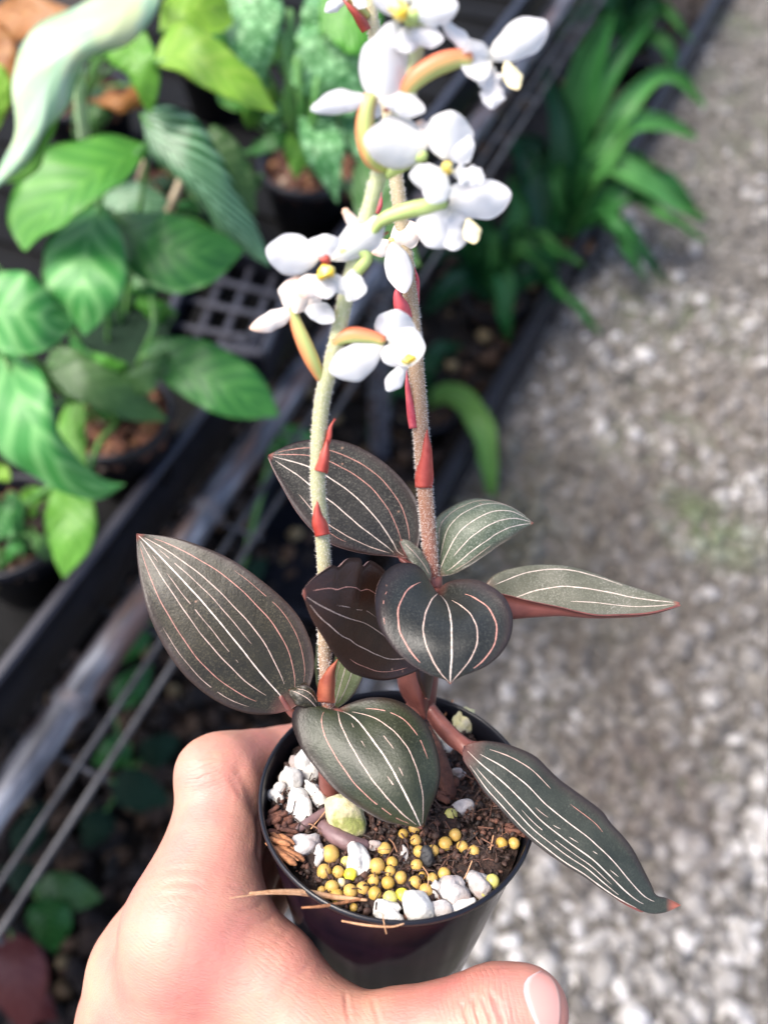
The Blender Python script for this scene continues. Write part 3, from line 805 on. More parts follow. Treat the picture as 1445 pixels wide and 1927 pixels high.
# plant with broad green leaves (front left)
p = empty('foliage_plant', c1, 'broad glossy green leaved plant spilling over the left tray', 'plant', GP)
r_ = c1 + np.array([0, 0, -0.015])
bgleaf(p, 'bg_mid', [(278, 272), (200, 252), (120, 268), (60, 310), (20, 370), (13, 420), (45, 472)], [(278, 280), (190, 322), (115, 375), (45, 470)], [(276, 286), (240, 332), (200, 370), (130, 412), (80, 442), (47, 472)], [0.55, 0.52, 0.515, 0.53], (0.012, -0.008), petiole=r_ + [0.0, 0.02, 0], seed=2)
bgleaf(p, 'bg_deep', [(214, 400), (260, 396), (330, 405), (400, 430), (460, 470)], [(214, 412), (280, 455), (350, 473), (460, 470)], [(216, 430), (240, 500), (280, 535), (330, 553), (390, 536), (430, 505), (460, 471)], [0.575, 0.55, 0.55, 0.57], (0.01, 0.004), petiole=r_ + [0.01, 0.02, 0], seed=3)
bgleaf(p, 'bg_mid', [(214, 400), (262, 398), (330, 402), (395, 424), (450, 462)], [(216, 414), (262, 420), (330, 430), (450, 463)], [(217, 425), (262, 440), (330, 455), (450, 464)], [0.60, 0.578, 0.578, 0.585], (0.01, 0.004), seed=31)
bgleaf(p, 'bg_cool', [(190, 380), (120, 425), (82, 475), (86, 535), (125, 588), (160, 632)], [(192, 380), (165, 450), (158, 540), (160, 632)], [(195, 380), (228, 440), (240, 510), (228, 565), (195, 602), (161, 632)], [0.57, 0.54, 0.53, 0.55], (0.006, 0.004), petiole=r_ + [0, 0.01, 0], seed=4)
bgleaf(p, 'bg_cool', [(-40, 560), (0, 512), (45, 512), (85, 540), (115, 575), (142, 606)], [(-40, 590), (20, 588), (80, 596), (142, 606)], [(-40, 620), (0, 662), (50, 668), (95, 655), (122, 630), (142, 608)], [0.53, 0.52, 0.525, 0.55], (0.004, 0.004), petiole=r_ + [-0.02, 0, 0], seed=5)
bgleaf(p, 'bg_cool', [(-20, 665), (-40, 740), (-20, 820), (25, 870), (85, 912), (150, 937), (190, 938), (235, 912)], [(10, 668), (40, 750), (85, 840), (140, 895), (190, 918), (235, 912)], [(30, 665), (78, 700), (102, 765), (125, 830), (155, 872), (192, 902), (235, 911)], [0.55, 0.52, 0.52, 0.54, 0.57], (0.008, 0.004), petiole=r_ + [-0.02, 0, 0], seed=6)
bgleaf(p, 'bg_olive', [(88, 682), (100, 660), (140, 655), (185, 680), (240, 712), (282, 750), (316, 789)], [(88, 684), (150, 712), (230, 752), (316, 790)], [(90, 690), (105, 722), (140, 750), (195, 774), (255, 792), (316, 792)], [0.61, 0.60, 0.605, 0.63], (0.004, -0.004), petiole=r_ + [-0.01, 0, 0], seed=7)
bgleaf(p, 'bg_deep', [(268, 668), (290, 640), (345, 634), (405, 648), (462, 680), (502, 722), (526, 782)], [(268, 670), (350, 695), (440, 735), (526, 783)], [(270, 674), (300, 710), (345, 745), (400, 775), (455, 788), (526, 784)], [0.62, 0.60, 0.60, 0.615], (0.006, 0.0), petiole=r_ + [0.02, 0.01, 0], pr=0.003, seed=8)
bgleaf(p, 'bg_fresh', [(155, 925), (115, 870), (108, 800), (118, 768), (160, 756)], [(158, 920), (140, 850), (138, 790), (161, 757)], [(160, 915), (163, 860), (160, 800), (162, 758)], [0.59, 0.595, 0.60, 0.60], (0.006, 0.0), petiole=r_, seed=9)
bgleaf(p, 'bg_dark', [(300, 690), (200, 690), (150, 640), (160, 570), (230, 540)], [(300, 680), (240, 640), (210, 590), (232, 541)], [(300, 660), (320, 610), (300, 560), (234, 540)], [0.645, 0.65, 0.655, 0.65], (0.0, 0.0), petiole=r_, seed=10)
tube('petiole', [P(285, 560, 0.62), P(292, 610, 0.615), P(275, 655, 0.63), r_], [0.0022, 0.003, 0.003], 'petiole_g', p, 14, 8)
filler(p, r_, (-30, 440, 330, 740), 12, (90, 170), ('bg_deep', 'bg_mid', 'bg_dark', 'bg_olive'), .60, .645, 1)
# silver striped plant
p = empty('foliage_plant', c5, 'dark green plant with silver striped arrow leaf pointing at the flowers', 'plant', GP)
r_ = c5 + np.array([0, 0, -0.015])
bgleaf(p, 'bg_silver', [(268, 214), (300, 196), (345, 208), (385, 245), (425, 310), (468, 395), (510, 492)], [(268, 218), (318, 285), (378, 350), (440, 428), (510, 494)], [(266, 224), (285, 285), (335, 335), (388, 402), (440, 462), (508, 502)], [0.56, 0.55, 0.56, 0.59], (0.006, 0.012), petiole=r_, seed=11)
bgleaf(p, 'bg_olive', [(388, 262), (400, 235), (440, 262), (475, 320), (482, 400)], [(388, 268), (420, 300), (450, 340), (482, 402)], [(388, 275), (400, 330), (440, 380), (481, 405)], [0.60, 0.60, 0.605, 0.61], (0.0, 0.0), petiole=r_, seed=12)
bgleaf(p, 'bg_silver', [(190, 360), (250, 340), (310, 370), (335, 420)], [(190, 370), (240, 375), (290, 395), (335, 421)], [(192, 385), (240, 410), (290, 420), (335, 423)], [0.605, 0.6, 0.6, 0.61], (0, 0), petiole=r_, seed=13)
tube('dry_stem', [r_, P(318, 400, 0.62), P(345, 330, 0.61)], 0.0036, 'twig', p, 10, 8)
tube('dry_stem', [r_ + [-0.02, 0, 0], P(262, 345, 0.62), P(275, 305, 0.60)], 0.0030, 'twig', p, 10, 8)
filler(p, r_, (260, 220, 470, 420), 6, (70, 130), ('bg_deep', 'bg_dark', 'bg_olive'), .62, .66, 2)
# pale variegated plant
p = empty('foliage_plant', c4, 'pale mint variegated leaf drooping in the top left corner', 'plant', GP)
r_ = c4 + np.array([0, 0, -0.015])
bgleaf(p, 'bg_mint', [(285, -60), (190, -10), (90, 40), (30, 92), (22, 140), (38, 200), (32, 250), (5, 300), (-15, 350)], [(300, -60), (215, 40), (130, 105), (85, 170), (70, 230), (40, 290), (-12, 352)], [(310, -60), (295, 20), (250, 80), (180, 112), (130, 155), (98, 225), (60, 305), (-8, 356)], [0.47, 0.44, 0.435, 0.45, 0.47], (0.01, 0.012), petiole=r_ + [0, 0.02, 0], pr=0.004, under='bg_fresh', seed=14, ripple=0.0025)
bgleaf(p, 'bg_fresh', [(150, 118), (125, 150), (108, 195), (84, 245), (45, 312), (8, 338)], [(152, 122), (130, 165), (112, 210), (90, 258), (55, 318), (10, 342)], [(156, 126), (140, 170), (120, 215), (95, 268), (60, 330), (12, 346)], [0.462, 0.455, 0.46, 0.468], (0.0, 0.004), seed=15)
bgleaf(p, 'bg_fresh', [(235, 60), (195, 95), (240, 150), (278, 208)], [(255, 60), (250, 110), (280, 208), (282, 215)], [(275, 60), (296, 110), (300, 165), (284, 218)], [0.53, 0.525, 0.53, 0.545], (0, 0), petiole=r_, seed=16)
tube('petiole', [P(148, 130, 0.50), P(152, 200, 0.56), P(160, 262, 0.60), r_ + [0.0, -0.03, 0]], [0.004, 0.0045, 0.005, 0.005], 'petiole', p, 14, 10)
bgleaf(p, 'bg_orange', [(-40, 60), (0, 40), (32, 90), (28, 180), (-10, 255)], [(-50, 70), (-20, 120), (-10, 180), (-15, 256)], [(-70, 80), (-60, 140), (-40, 200), (-20, 258)], [0.56, 0.56, 0.565, 0.58], (0, 0), petiole=r_ + [-0.03, 0, 0], seed=17)
bgleaf(p, 'bg_lime', [(-30, 110), (10, 130), (22, 180), (0, 240)], [(-40, 120), (-15, 150), (-8, 200), (-2, 242)], [(-60, 130), (-40, 170), (-20, 220), (-4, 244)], [0.545, 0.545, 0.55, 0.56], (0, 0), petiole=r_ + [-0.03, 0, 0], seed=18)
bgleaf(p, 'bg_orange', [(140, 20), (60, -10), (-10, 10), (-50, 50)], [(140, 28), (70, 20), (0, 40), (-50, 55)], [(140, 40), (90, 60), (20, 75), (-50, 60)], [0.60, 0.60, 0.61, 0.62], (0, 0), petiole=r_, seed=19)
filler(p, r_, (-20, 0, 260, 300), 8, (80, 150), ('bg_fresh', 'bg_olive', 'bg_mid', 'bg_orange'), .60, .66, 3)
# lime leaved plant
p = empty('foliage_plant', c6, 'bright lime green leaf with pink tip near the top', 'plant', GP)
r_ = c6 + np.array([0, 0, -0.015])
bgleaf(p, 'bg_lime', [(292, 112), (305, 70), (335, 42), (385, 58), (450, 110), (490, 155), (523, 212)], [(294, 116), (350, 105), (400, 122), (462, 165), (523, 213)], [(297, 122), (345, 138), (400, 172), (455, 197), (490, 203), (522, 214)], [0.52, 0.50, 0.50, 0.52], (0.006, -0.006), petiole=r_, seed=20, under='bg_fresh')
bgleaf(p, 'bg_lime', [(300, 60), (310, 0), (360, -30), (420, -10), (440, 40)], [(305, 62), (350, 20), (395, 15), (440, 42)], [(315, 65), (360, 60), (410, 62), (440, 44)], [0.53, 0.53, 0.535, 0.55], (0, 0), petiole=r_, seed=21)
bgleaf(p, 'bg_fresh', [(320, -60), (390, -70), (450, -20), (455, 30)], [(325, -45), (380, -30), (420, 0), (454, 31)], [(330, -30), (370, 0), (410, 20), (453, 33)], [0.56, 0.56, 0.56, 0.57], (0, 0), petiole=r_, seed=22)
filler(p, r_, (330, -40, 500, 180), 10, (70, 130), ('bg_fresh', 'bg_net', 'bg_lime', 'bg_mid'), .58, .63, 4)
# netted plant in the second pot
p = empty('foliage_plant', c2, 'net veined green plant behind the white flowers', 'plant', GP)
r_ = c2 + np.array([0, 0, -0.015])
bgleaf(p, 'bg_net', [(440, -20), (480, -40), (530, 0), (525, 70), (500, 140), (488, 170)], [(425, 0), (460, 40), (480, 100), (488, 172)], [(410, 30), (430, 80), (460, 130), (486, 174)], [0.56, 0.55, 0.555, 0.57], (0, 0), petiole=r_, seed=23)
bgleaf(p, 'bg_net', [(620, 210), (560, 170), (545, 120), (580, 70), (660, 40)], [(640, 215), (620, 150), (630, 90), (662, 42)], [(680, 215), (700, 160), (700, 100), (664, 44)], [0.59, 0.57, 0.565, 0.57], (0, 0), petiole=r_, seed=24)
bgleaf(p, 'bg_mid', [(600, 60), (610, -20), (680, -40), (720, 20), (705, 110)], [(610, 62), (650, 40), (680, 60), (704, 111)], [(620, 70), (640, 90), (670, 105), (703, 112)], [0.555, 0.55, 0.55, 0.56], (0, 0), petiole=r_, seed=25)
bgleaf(p, 'bg_net', [(560, 215), (565, 270), (590, 320), (612, 350), (634, 382)], [(590, 225), (605, 280), (620, 330), (634, 383)], [(630, 230), (648, 270), (642, 320), (640, 350), (635, 384)], [0.59, 0.58, 0.585, 0.60], (0, 0), petiole=r_, seed=26)
bgleaf(p, 'bg_fresh', [(540, 250), (535, 290), (548, 320), (556, 334)], [(560, 255), (558, 290), (557, 335), (557, 336)], [(580, 258), (585, 290), (572, 315), (558, 334)], [0.62, 0.62, 0.625, 0.63], (0, 0), petiole=r_, seed=27)
bgleaf(p, 'bg_net', [(640, 260), (650, 220), (690, 200), (720, 260), (720, 330)], [(650, 265), (680, 250), (700, 290), (718, 332)], [(655, 280), (670, 300), (690, 325), (716, 333)], [0.60, 0.60, 0.605, 0.61], (0, 0), petiole=r_, seed=28)
bgleaf(p, 'bg_deep', [(560, 240), (500, 255), (470, 280), (440, 275)], [(560, 246), (510, 268), (470, 284), (438, 278)], [(560, 255), (515, 285), (475, 292), (438, 281)], [0.63, 0.62, 0.63, 0.64], (0, 0), petiole=r_, seed=29)
for a, b in (((545, 20), (540, 230)), ((530, 60), (552, 250)), ((560, 110), (566, 250)), ((600, 150), (580, 270))):
    tube('petiole', [P(*a, 0.56), P((a[0] + b[0]) / 2 + 6, (a[1] + b[1]) / 2, 0.58), P(*b, 0.63), r_], [0.003, 0.0032, 0.0034], 'petiole_g', p, 14, 8)
filler(p, r_, (450, -30, 720, 210), 16, (60, 130), ('bg_net', 'bg_fresh', 'bg_mid', 'bg_net'), .585, .64, 5)
filler(p, r_, (520, 200, 690, 300), 5, (60, 100), ('bg_net', 'bg_deep'), .62, .65, 6)
# tall pale lily-like leaf close behind the stalks (grey green)
bgleaf(p, 'bg_olive', [(690, 480), (668, 400), (665, 330), (690, 280)], [(720, 490), (700, 400), (690, 330), (692, 282)], [(790, 500), (760, 400), (725, 320), (694, 283)], [0.56, 0.55, 0.55, 0.56], (0, 0), petiole=r_ + [0.03, 0, 0], seed=30)
# plant at the left edge
p = empty('foliage_plant', c3, 'light green tongue leaf hanging over the tray rim at left', 'plant', GP)
r_ = c3 + np.array([0, 0, -0.012])
bgleaf(p, 'bg_fresh', [(120, 905), (92, 930), (86, 985), (95, 1040), (120, 1087)], [(132, 900), (130, 960), (128, 1020), (121, 1087)], [(150, 902), (176, 940), (182, 990), (164, 1042), (122, 1087)], [0.60, 0.585, 0.58, 0.59], (0, 0), petiole=r_, seed=33)
bgleaf(p, 'bg_lime', [(-20, 900), (-10, 870), (15, 880), (20, 900)], [(-15, 900), (0, 888), (10, 892), (20, 902)], [(-15, 908), (0, 905), (10, 906), (20, 904)], [0.60, 0.60, 0.60, 0.60], (0, 0), petiole=r_, seed=34)
bgleaf(p, 'bg_deep', [(-20, 1010), (10, 930), (40, 940), (48, 1000)], [(-15, 1015), (15, 965), (30, 975), (48, 1002)], [(-10, 1020), (15, 1010), (30, 1010), (47, 1004)], [0.63, 0.63, 0.63, 0.64], (0, 0), petiole=r_, seed=35)

filler(p, r_, (-30, 860, 90, 1060), 8, (40, 90), ('bg_deep', 'bg_fresh', 'bg_olive'), .62, .66, 7)

# ---- empty black lattice basket beside the pots
bc = onbench(420, 580, 0.055)
bk = empty('lattice_basket', onbench(420, 600, 0.0), 'empty black plastic basket with lattice base beside the pots', 'basket')
cq = [onbench(300, 640, 0.05), onbench(495, 665, 0.05), onbench(560, 500, 0.05), onbench(380, 450, 0.05)]
for i in range(4):
    bar('rim', cq[i], cq[(i + 1) % 4], 0.009, 0.009, 'lattice', bk, bev=0.3)
    a, b = cq[i].copy(), cq[(i + 1) % 4].copy(); a[2] -= 0.046; b[2] -= 0.046
    V = [cq[i] - [0, 0, .006], cq[(i + 1) % 4] - [0, 0, .006], b, a]
    nrm = unit(np.cross(V[1] - V[0], V[3] - V[0])) * 0.0015
    mesh('side', [*V, *[v + nrm for v in V]], [(0, 1, 2, 3), (7, 6, 5, 4), (0, 4, 5, 1), (2, 6, 7, 3), (0, 3, 7, 4), (1, 5, 6, 2)], M['black'], bk, None, False)
lw = [q - np.array([0, 0, 0.022]) for q in cq]
lw = [q - np.array([0, 0, 0.0]) for q in lw]
for k in range(1, 4):
    t = k / 4
    bar('slat', lw[0] * (1 - t) + lw[1] * t, lw[3] * (1 - t) + lw[2] * t, 0.0075, 0.005, 'lattice', bk)
    bar('slat', lw[0] * (1 - t) + lw[3] * t + [0, 0, .0045], lw[1] * (1 - t) + lw[2] * t + [0, 0, .0045], 0.0075, 0.005, 'lattice', bk)
for k in range(4):
    t = (k + 0.5) / 4
    bar('slat', lw[0] * (1 - t) + lw[1] * t + [0, 0, .009], lw[1] * (1 - t) + lw[2] * t + [0, 0, .009], 0.004, 0.003, 'lattice', bk)

# ---- strap leaved plants on the bed
def strap(parent, pts, wpx, dep, mat, seed=0, twist=0.0):
    """arching strap leaf; pts = pixels along the leaf from its base, dep = depths"""
    c = cat(pts, 14)
    dirs = np.gradient(c, axis=0); dirs /= np.linalg.norm(dirs, axis=1, keepdims=True)
    nr = np.stack([-dirs[:, 1], dirs[:, 0]], 1)
    t = np.linspace(0, 1, 14)
    wd = wpx / 2 * np.clip(np.sin(np.pi * np.clip(t * 0.86 + 0.12, 0, 1)) ** 0.7, 0.02, 1)
    L_ = c + nr * wd[:, None]; R_ = c - nr * wd[:, None]
    d = prof(dep, 14)
    lf = Leaf([(-1, L_.tolist(), list(d - 0.012 + twist)), (0, c.tolist(), list(d)), (1, R_.tolist(), list(d - 0.012 - twist))], 26, 9, False, 0, 0.003, seed)
    return lf.build('leaf', [M[mat], M[mat], M[mat]], parent, 0.0009)
def straplant(px, py, label, leaves, potr=0.055, extra=5, reach=170):
    c = G(px, py, 0.075)
    bgpot(c, potr, 0.075, 'black pot under the ' + label.split(' arching')[0].split(' between')[0].split(' with')[0].split(' near')[0], True, 'black pots standing on the bed', True)
    e = empty('strap_leaf_plant', c, label, 'plant', 'strap leaved plants on the bed')
    d0 = depth(c) + 0.02
    rg = np.random.default_rng(px)
    for i in range(extra):
        a = rg.uniform(-2.9, 0.35); ln = rg.uniform(0.6, 1.1) * reach; lean = rg.uniform(0.25, 0.9)
        mx, my = px + math.cos(a) * ln * 0.5, py + math.sin(a) * ln * 0.5 - 60
        tx, ty = px + math.cos(a) * ln, py + math.sin(a) * ln * 0.9 + 50 * lean
        leaves = leaves + [([(px + (mx - px) * .5, py + (my - py) * .6), (mx, my), (tx, ty)], rg.uniform(15, 30), (0.06, 0.12, 0.10), ('strap', 'strap_pale', 'strap_dark', 'strap')[i % 4])]
    for i, (pts, wpx, dd, mat) in enumerate(leaves):
        strap(e, [(px, py)] + pts, wpx, [d0] + [d0 - q for q in dd], mat, i + px)
    return e
straplant(1060, 440, 'tall strap leaved plant arching over the gravel', [
    ([(1072, 260), (1105, 130), (1150, 20)], 74, (0.10, 0.20, 0.28), 'strap'),
    ([(1100, 250), (1150, 130), (1240, 15)], 44, (0.08, 0.15, 0.20), 'strap'),
    ([(1120, 300), (1200, 170), (1265, 140), (1325, 200)], 40, (0.08, 0.16, 0.16, 0.10), 'strap_pale'),
    ([(1110, 330), (1180, 235), (1260, 235), (1310, 260)], 48, (0.08, 0.15, 0.15, 0.10), 'strap_pale'),
    ([(1090, 340), (1140, 305), (1210, 340), (1325, 412)], 46, (0.08, 0.14, 0.12, 0.04), 'strap_pale'),
    ([(1150, 340), (1230, 330), (1270, 360), (1320, 420)], 44, (0.06, 0.10, 0.09, 0.03), 'strap'),
    ([(1010, 290), (980, 260), (1010, 370), (1038, 515)], 46, (0.10, 0.14, 0.12, 0.05), 'strap_dark'),
    ([(1050, 350), (1060, 270), (1045, 180), (1020, 120)], 50, (0.08, 0.14, 0.18, 0.2), 'strap_dark'),
    ([(1030, 400), (1010, 340), (1015, 300)], 44, (0.08, 0.12, 0.14), 'strap'),
    ([(1120, 390), (1180, 360), (1215, 330)], 50, (0.06, 0.1, 0.12), 'strap')], 0.07, 16, 250)
straplant(930, 560, 'dark strap leaved plant between flowers and edging', [
    ([(945, 500), (948, 560), (955, 640)], 40, (0.09, 0.08, 0.03), 'strap'),
    ([(880, 520), (840, 545), (800, 590)], 46, (0.06, 0.06, 0.03), 'strap_dark'),
    ([(990, 515), (1030, 520), (1050, 570)], 40, (0.07, 0.07, 0.03), 'strap_dark'),
    ([(920, 460), (900, 400), (890, 330)], 44, (0.08, 0.12, 0.15), 'strap_dark'),
    ([(960, 470), (975, 400), (960, 330)], 40, (0.08, 0.12, 0.15), 'strap')], 0.055, 14, 210)
straplant(800, 760, 'small strap leaved plant with pale leaf over the edging', [
    ([(840, 740), (890, 770), (916, 845), (926, 945)], 46, (0.05, 0.08, 0.07, 0.02), 'strap_lime'),
    ([(760, 720), (720, 740), (700, 850)], 40, (0.05, 0.06, 0.03), 'strap'),
    ([(800, 700), (830, 660), (870, 650)], 36, (0.05, 0.07, 0.06), 'strap_dark'),
    ([(770, 690), (735, 640), (700, 640)], 36, (0.05, 0.07, 0.06), 'strap_dark')], 0.055, 0)
straplant(1190, 95, 'far strap leaved plant near the end of the edging', [
    ([(1200, 40), (1235, 10), (1250, 40)], 34, (0.08, 0.12, 0.08), 'strap'),
    ([(1170, 40), (1150, -10), (1120, -40)], 34, (0.08, 0.12, 0.14), 'strap'),
    ([(1215, 70), (1250, 80), (1270, 130)], 30, (0.06, 0.08, 0.04), 'strap_pale')], 0.055, 9, 150)

# ---- low plants in the dark beneath the bench
def lowplant(px, py, label, leaves):
    c = G(px, py, 0.02)
    e = empty('shade_plant', c, label, 'plant', 'low plants in the shade under the bench')
    for i, (cx_, cy_, ln, wd, ang, mat, hh) in enumerate(leaves):
        q = G(cx_, cy_, hh); d = depth(q)
        a = math.radians(ang); ux, uy = math.cos(a), math.sin(a)
        t = np.linspace(0, 1, 8); w_ = wd / 2 * np.sin(np.pi * t ** 0.75) ** 0.8
        mid = [(cx_ + ux * ln * (s - .5), cy_ + uy * ln * (s - .5)) for s in t]
        up_ = [(m[0] - uy * k, m[1] + ux * k) for m, k in zip(mid, w_)]
        lo_ = [(m[0] + uy * k, m[1] - ux * k) for m, k in zip(mid, w_)]
        bgleaf(e, mat, up_, mid, lo_, [d + 0.01, d - 0.005, d, d + 0.02], (0.005, 0.005), petiole=c, seed=i + px, pr=0.0025)
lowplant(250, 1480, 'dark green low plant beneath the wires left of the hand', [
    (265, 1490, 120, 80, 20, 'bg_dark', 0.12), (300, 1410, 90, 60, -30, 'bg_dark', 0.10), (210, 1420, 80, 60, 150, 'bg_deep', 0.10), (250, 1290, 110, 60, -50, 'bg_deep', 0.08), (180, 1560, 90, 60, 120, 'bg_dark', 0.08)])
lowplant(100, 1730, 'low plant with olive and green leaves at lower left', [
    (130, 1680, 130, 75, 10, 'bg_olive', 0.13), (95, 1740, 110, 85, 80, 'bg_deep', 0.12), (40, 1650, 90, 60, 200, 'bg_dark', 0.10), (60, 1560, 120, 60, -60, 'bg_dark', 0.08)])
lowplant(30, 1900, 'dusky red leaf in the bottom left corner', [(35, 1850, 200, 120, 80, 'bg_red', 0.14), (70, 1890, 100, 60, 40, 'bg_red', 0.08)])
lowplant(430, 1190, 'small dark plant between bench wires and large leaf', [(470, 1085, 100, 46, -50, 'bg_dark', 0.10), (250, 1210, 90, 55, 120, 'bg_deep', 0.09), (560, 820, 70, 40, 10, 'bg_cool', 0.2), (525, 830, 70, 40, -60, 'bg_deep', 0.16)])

# ---- flat black seedling tray on the bed
ft = empty('seedling_tray', G(560, 1040, 0.03), 'flat black seedling tray on the bed behind the orchid', 'tray')
q = [G(420, 1130, 0.05), G(640, 1170, 0.05), G(720, 930, 0.05), G(520, 900, 0.05)]
for i in range(4): bar('rim', q[i], q[(i + 1) % 4], 0.014, 0.030, 'black', ft)
V = [v - [0, 0, .012] for v in q] + [v - [0, 0, .016] for v in q]
mesh('base', V, [(0, 1, 2, 3), (7, 6, 5, 4), (0, 4, 5, 1), (1, 5, 6, 2), (2, 6, 7, 3), (3, 7, 4, 0)], M['black'], ft, None, False)
# ================================================================ THE POT
pot = empty('plant_pot', PC - PA * POT_H, 'small glossy black plastic pot held in the hand', 'pot')
def lathe(name, profile, mat, parent, n=96, close=False, wob=0.0):
    V = []; F = []; m = len(profile)
    for i in range(n):
        a = 360 * i / n
        for rad, s in profile: V.append(PF(a, s, rad * (1 + wob * math.sin(math.radians(a) * 2 + 1))))
    for i in range(n):
        for j in range(m - 1):
            F.append((i * m + j, i * m + j + 1, ((i + 1) % n) * m + j + 1, ((i + 1) % n) * m + j))
    if close: F.append(tuple(i * m + (m - 1) for i in range(n)))
    return mesh(name, V, F, M[mat], parent)
def wall_r(s): return POT_R - 0.0006 + (POT_RB - POT_R) * s / POT_H
lathe('wall', [(wall_r(0.0005), 0.0005), (wall_r(0.004), 0.004), (wall_r(0.02), 0.02), (wall_r(0.045), 0.045), (wall_r(POT_H - 0.002), POT_H - 0.002), (wall_r(POT_H) - 0.0015, POT_H)], 'pot', pot, close=True, wob=0.004)
ro = POT_R
lathe('rim', [(ro - 0.0010, 0.0018), (ro + 0.0001, 0.0013), (ro + 0.0002, 0.0003), (ro - 0.0002, -0.0002), (ro - 0.0006, -0.0002), (ro - 0.0010, 0.0004), (ro - 0.0014, 0.0030), (ro - 0.0030, 0.0120)], 'pot_rim', pot, wob=0.004)

# soil
rs = np.random.default_rng(11)
V = []; F = []
nr, na = 26, 72
RS = POT_R - 0.0026
for i in range(nr + 1):
    q = RS * i / nr
    for k in range(na):
        a = 2 * math.pi * k / na
        x, y = q * math.cos(a), q * math.sin(a)
        h = 0.0010 * math.sin(x * 330 + 1) * math.sin(y * 290) + 0.0008 * math.sin(x * 700 + y * 500) + rs.normal() * 0.00045 - (0.0012 if i > nr - 2 else 0)
        V.append(PC - PA * SOIL + PE1 * x + PE2 * y + PA * h)
for i in range(nr):
    for k in range(na):
        k2 = (k + 1) % na
        F.append((i * na + k, i * na + k2, (i + 1) * na + k2, (i + 1) * na + k))
soil = mesh('potting_soil', V, F, M['soil'])
tag(soil, 'dark brown fibrous potting mix filling the black pot', 'soil', None, 'stuff')
k = 2600
a = rs.uniform(0, 6.283, k); q = np.sqrt(rs.random(k)) * (RS - 0.0012)
pts = [PC - PA * (SOIL - rs.uniform(0, 0.0012)) + PE1 * q[i] * math.cos(a[i]) + PE2 * q[i] * math.sin(a[i]) for i in range(k)]
cr = scatter('soil_crumbs', pts, rs.uniform(0.0003, 0.0012, k), ICO1, M['crumb'], rs, tone=rs.beta(1.3, 2.4, k))
attach(cr, soil)
# thin fibres lying in the soil
V = []; F = []; T = []
for i in range(520):
    a_ = rs.uniform(0, 6.283); q_ = math.sqrt(rs.random()) * (RS - 0.003)
    c = PC - PA * (SOIL - rs.uniform(0.0006, 0.0022)) + PE1 * q_ * math.cos(a_) + PE2 * q_ * math.sin(a_)
    d = unit(PE1 * rs.normal() + PE2 * rs.normal() + PA * rs.normal() * 0.3); s = unit(np.cross(d, PA))
    ln = rs.uniform(0.0015, 0.0055); wd = rs.uniform(0.00010, 0.00045)
    b = len(V); bend = PA * rs.uniform(-0.0006, 0.0012)
    for t_ in (-1, 0, 1):
        cc = c + d * ln * t_ / 2 + (bend if t_ == 0 else 0)
        V += [cc - s * wd / 2, cc + PA * wd * 0.6, cc + s * wd / 2]
    for j in (0, 3): F += [(b + j, b + j + 1, b + j + 4, b + j + 3), (b + j + 1, b + j + 2, b + j + 5, b + j + 4)]
    T += [rs.beta(1.6, 1.6)] * 9
fb = mesh('soil_fibres', V, F, M['crumb'], None); rough_attr(fb, T); tag(fb, None, None, None, 'stuff'); attach(fb, soil)

# ================================================================ PEBBLES, BEADS, BITS ON THE SOIL
def z5(x, y): return 460 + x / 2.4083, 1260 + y / 2.4083          # coordinates read off an enlarged view
def pebble(x, y, wx, wy, mat, label, seed, ang=0, name='pumice_pebble', cat_='pebble', group='pumice pebbles on the soil', lift=0.35, amp=0.55):
    px, py = z5(x, y)
    r = np.random.default_rng(seed)
    c = S(px, py, 0.0); d = depth(c)
    a_, b_ = wx / 2.4083 / 2 * d / FPX, wy / 2.4083 / 2 * d / FPX
    h = min(a_, b_) * 0.85
    c = S(px, py, h * lift + 0.0008)
    an = math.radians(ang)
    ux = unit(RT * math.cos(an) + UP * math.sin(an)); ux = unit(ux - np.dot(ux, unit(c - CAM)) * unit(c - CAM))
    uz = -unit(c - CAM); uy = np.cross(uz, ux)
    V = lumpy(ICO3[0], r, amp, 1.4)
    V = c + V[:, :1] * ux * a_ + V[:, 1:2] * uy * b_ + V[:, 2:] * uz * h
    o = mesh(name, V, ICO3[1], M[mat])
    return tag(o, label, cat_, group)
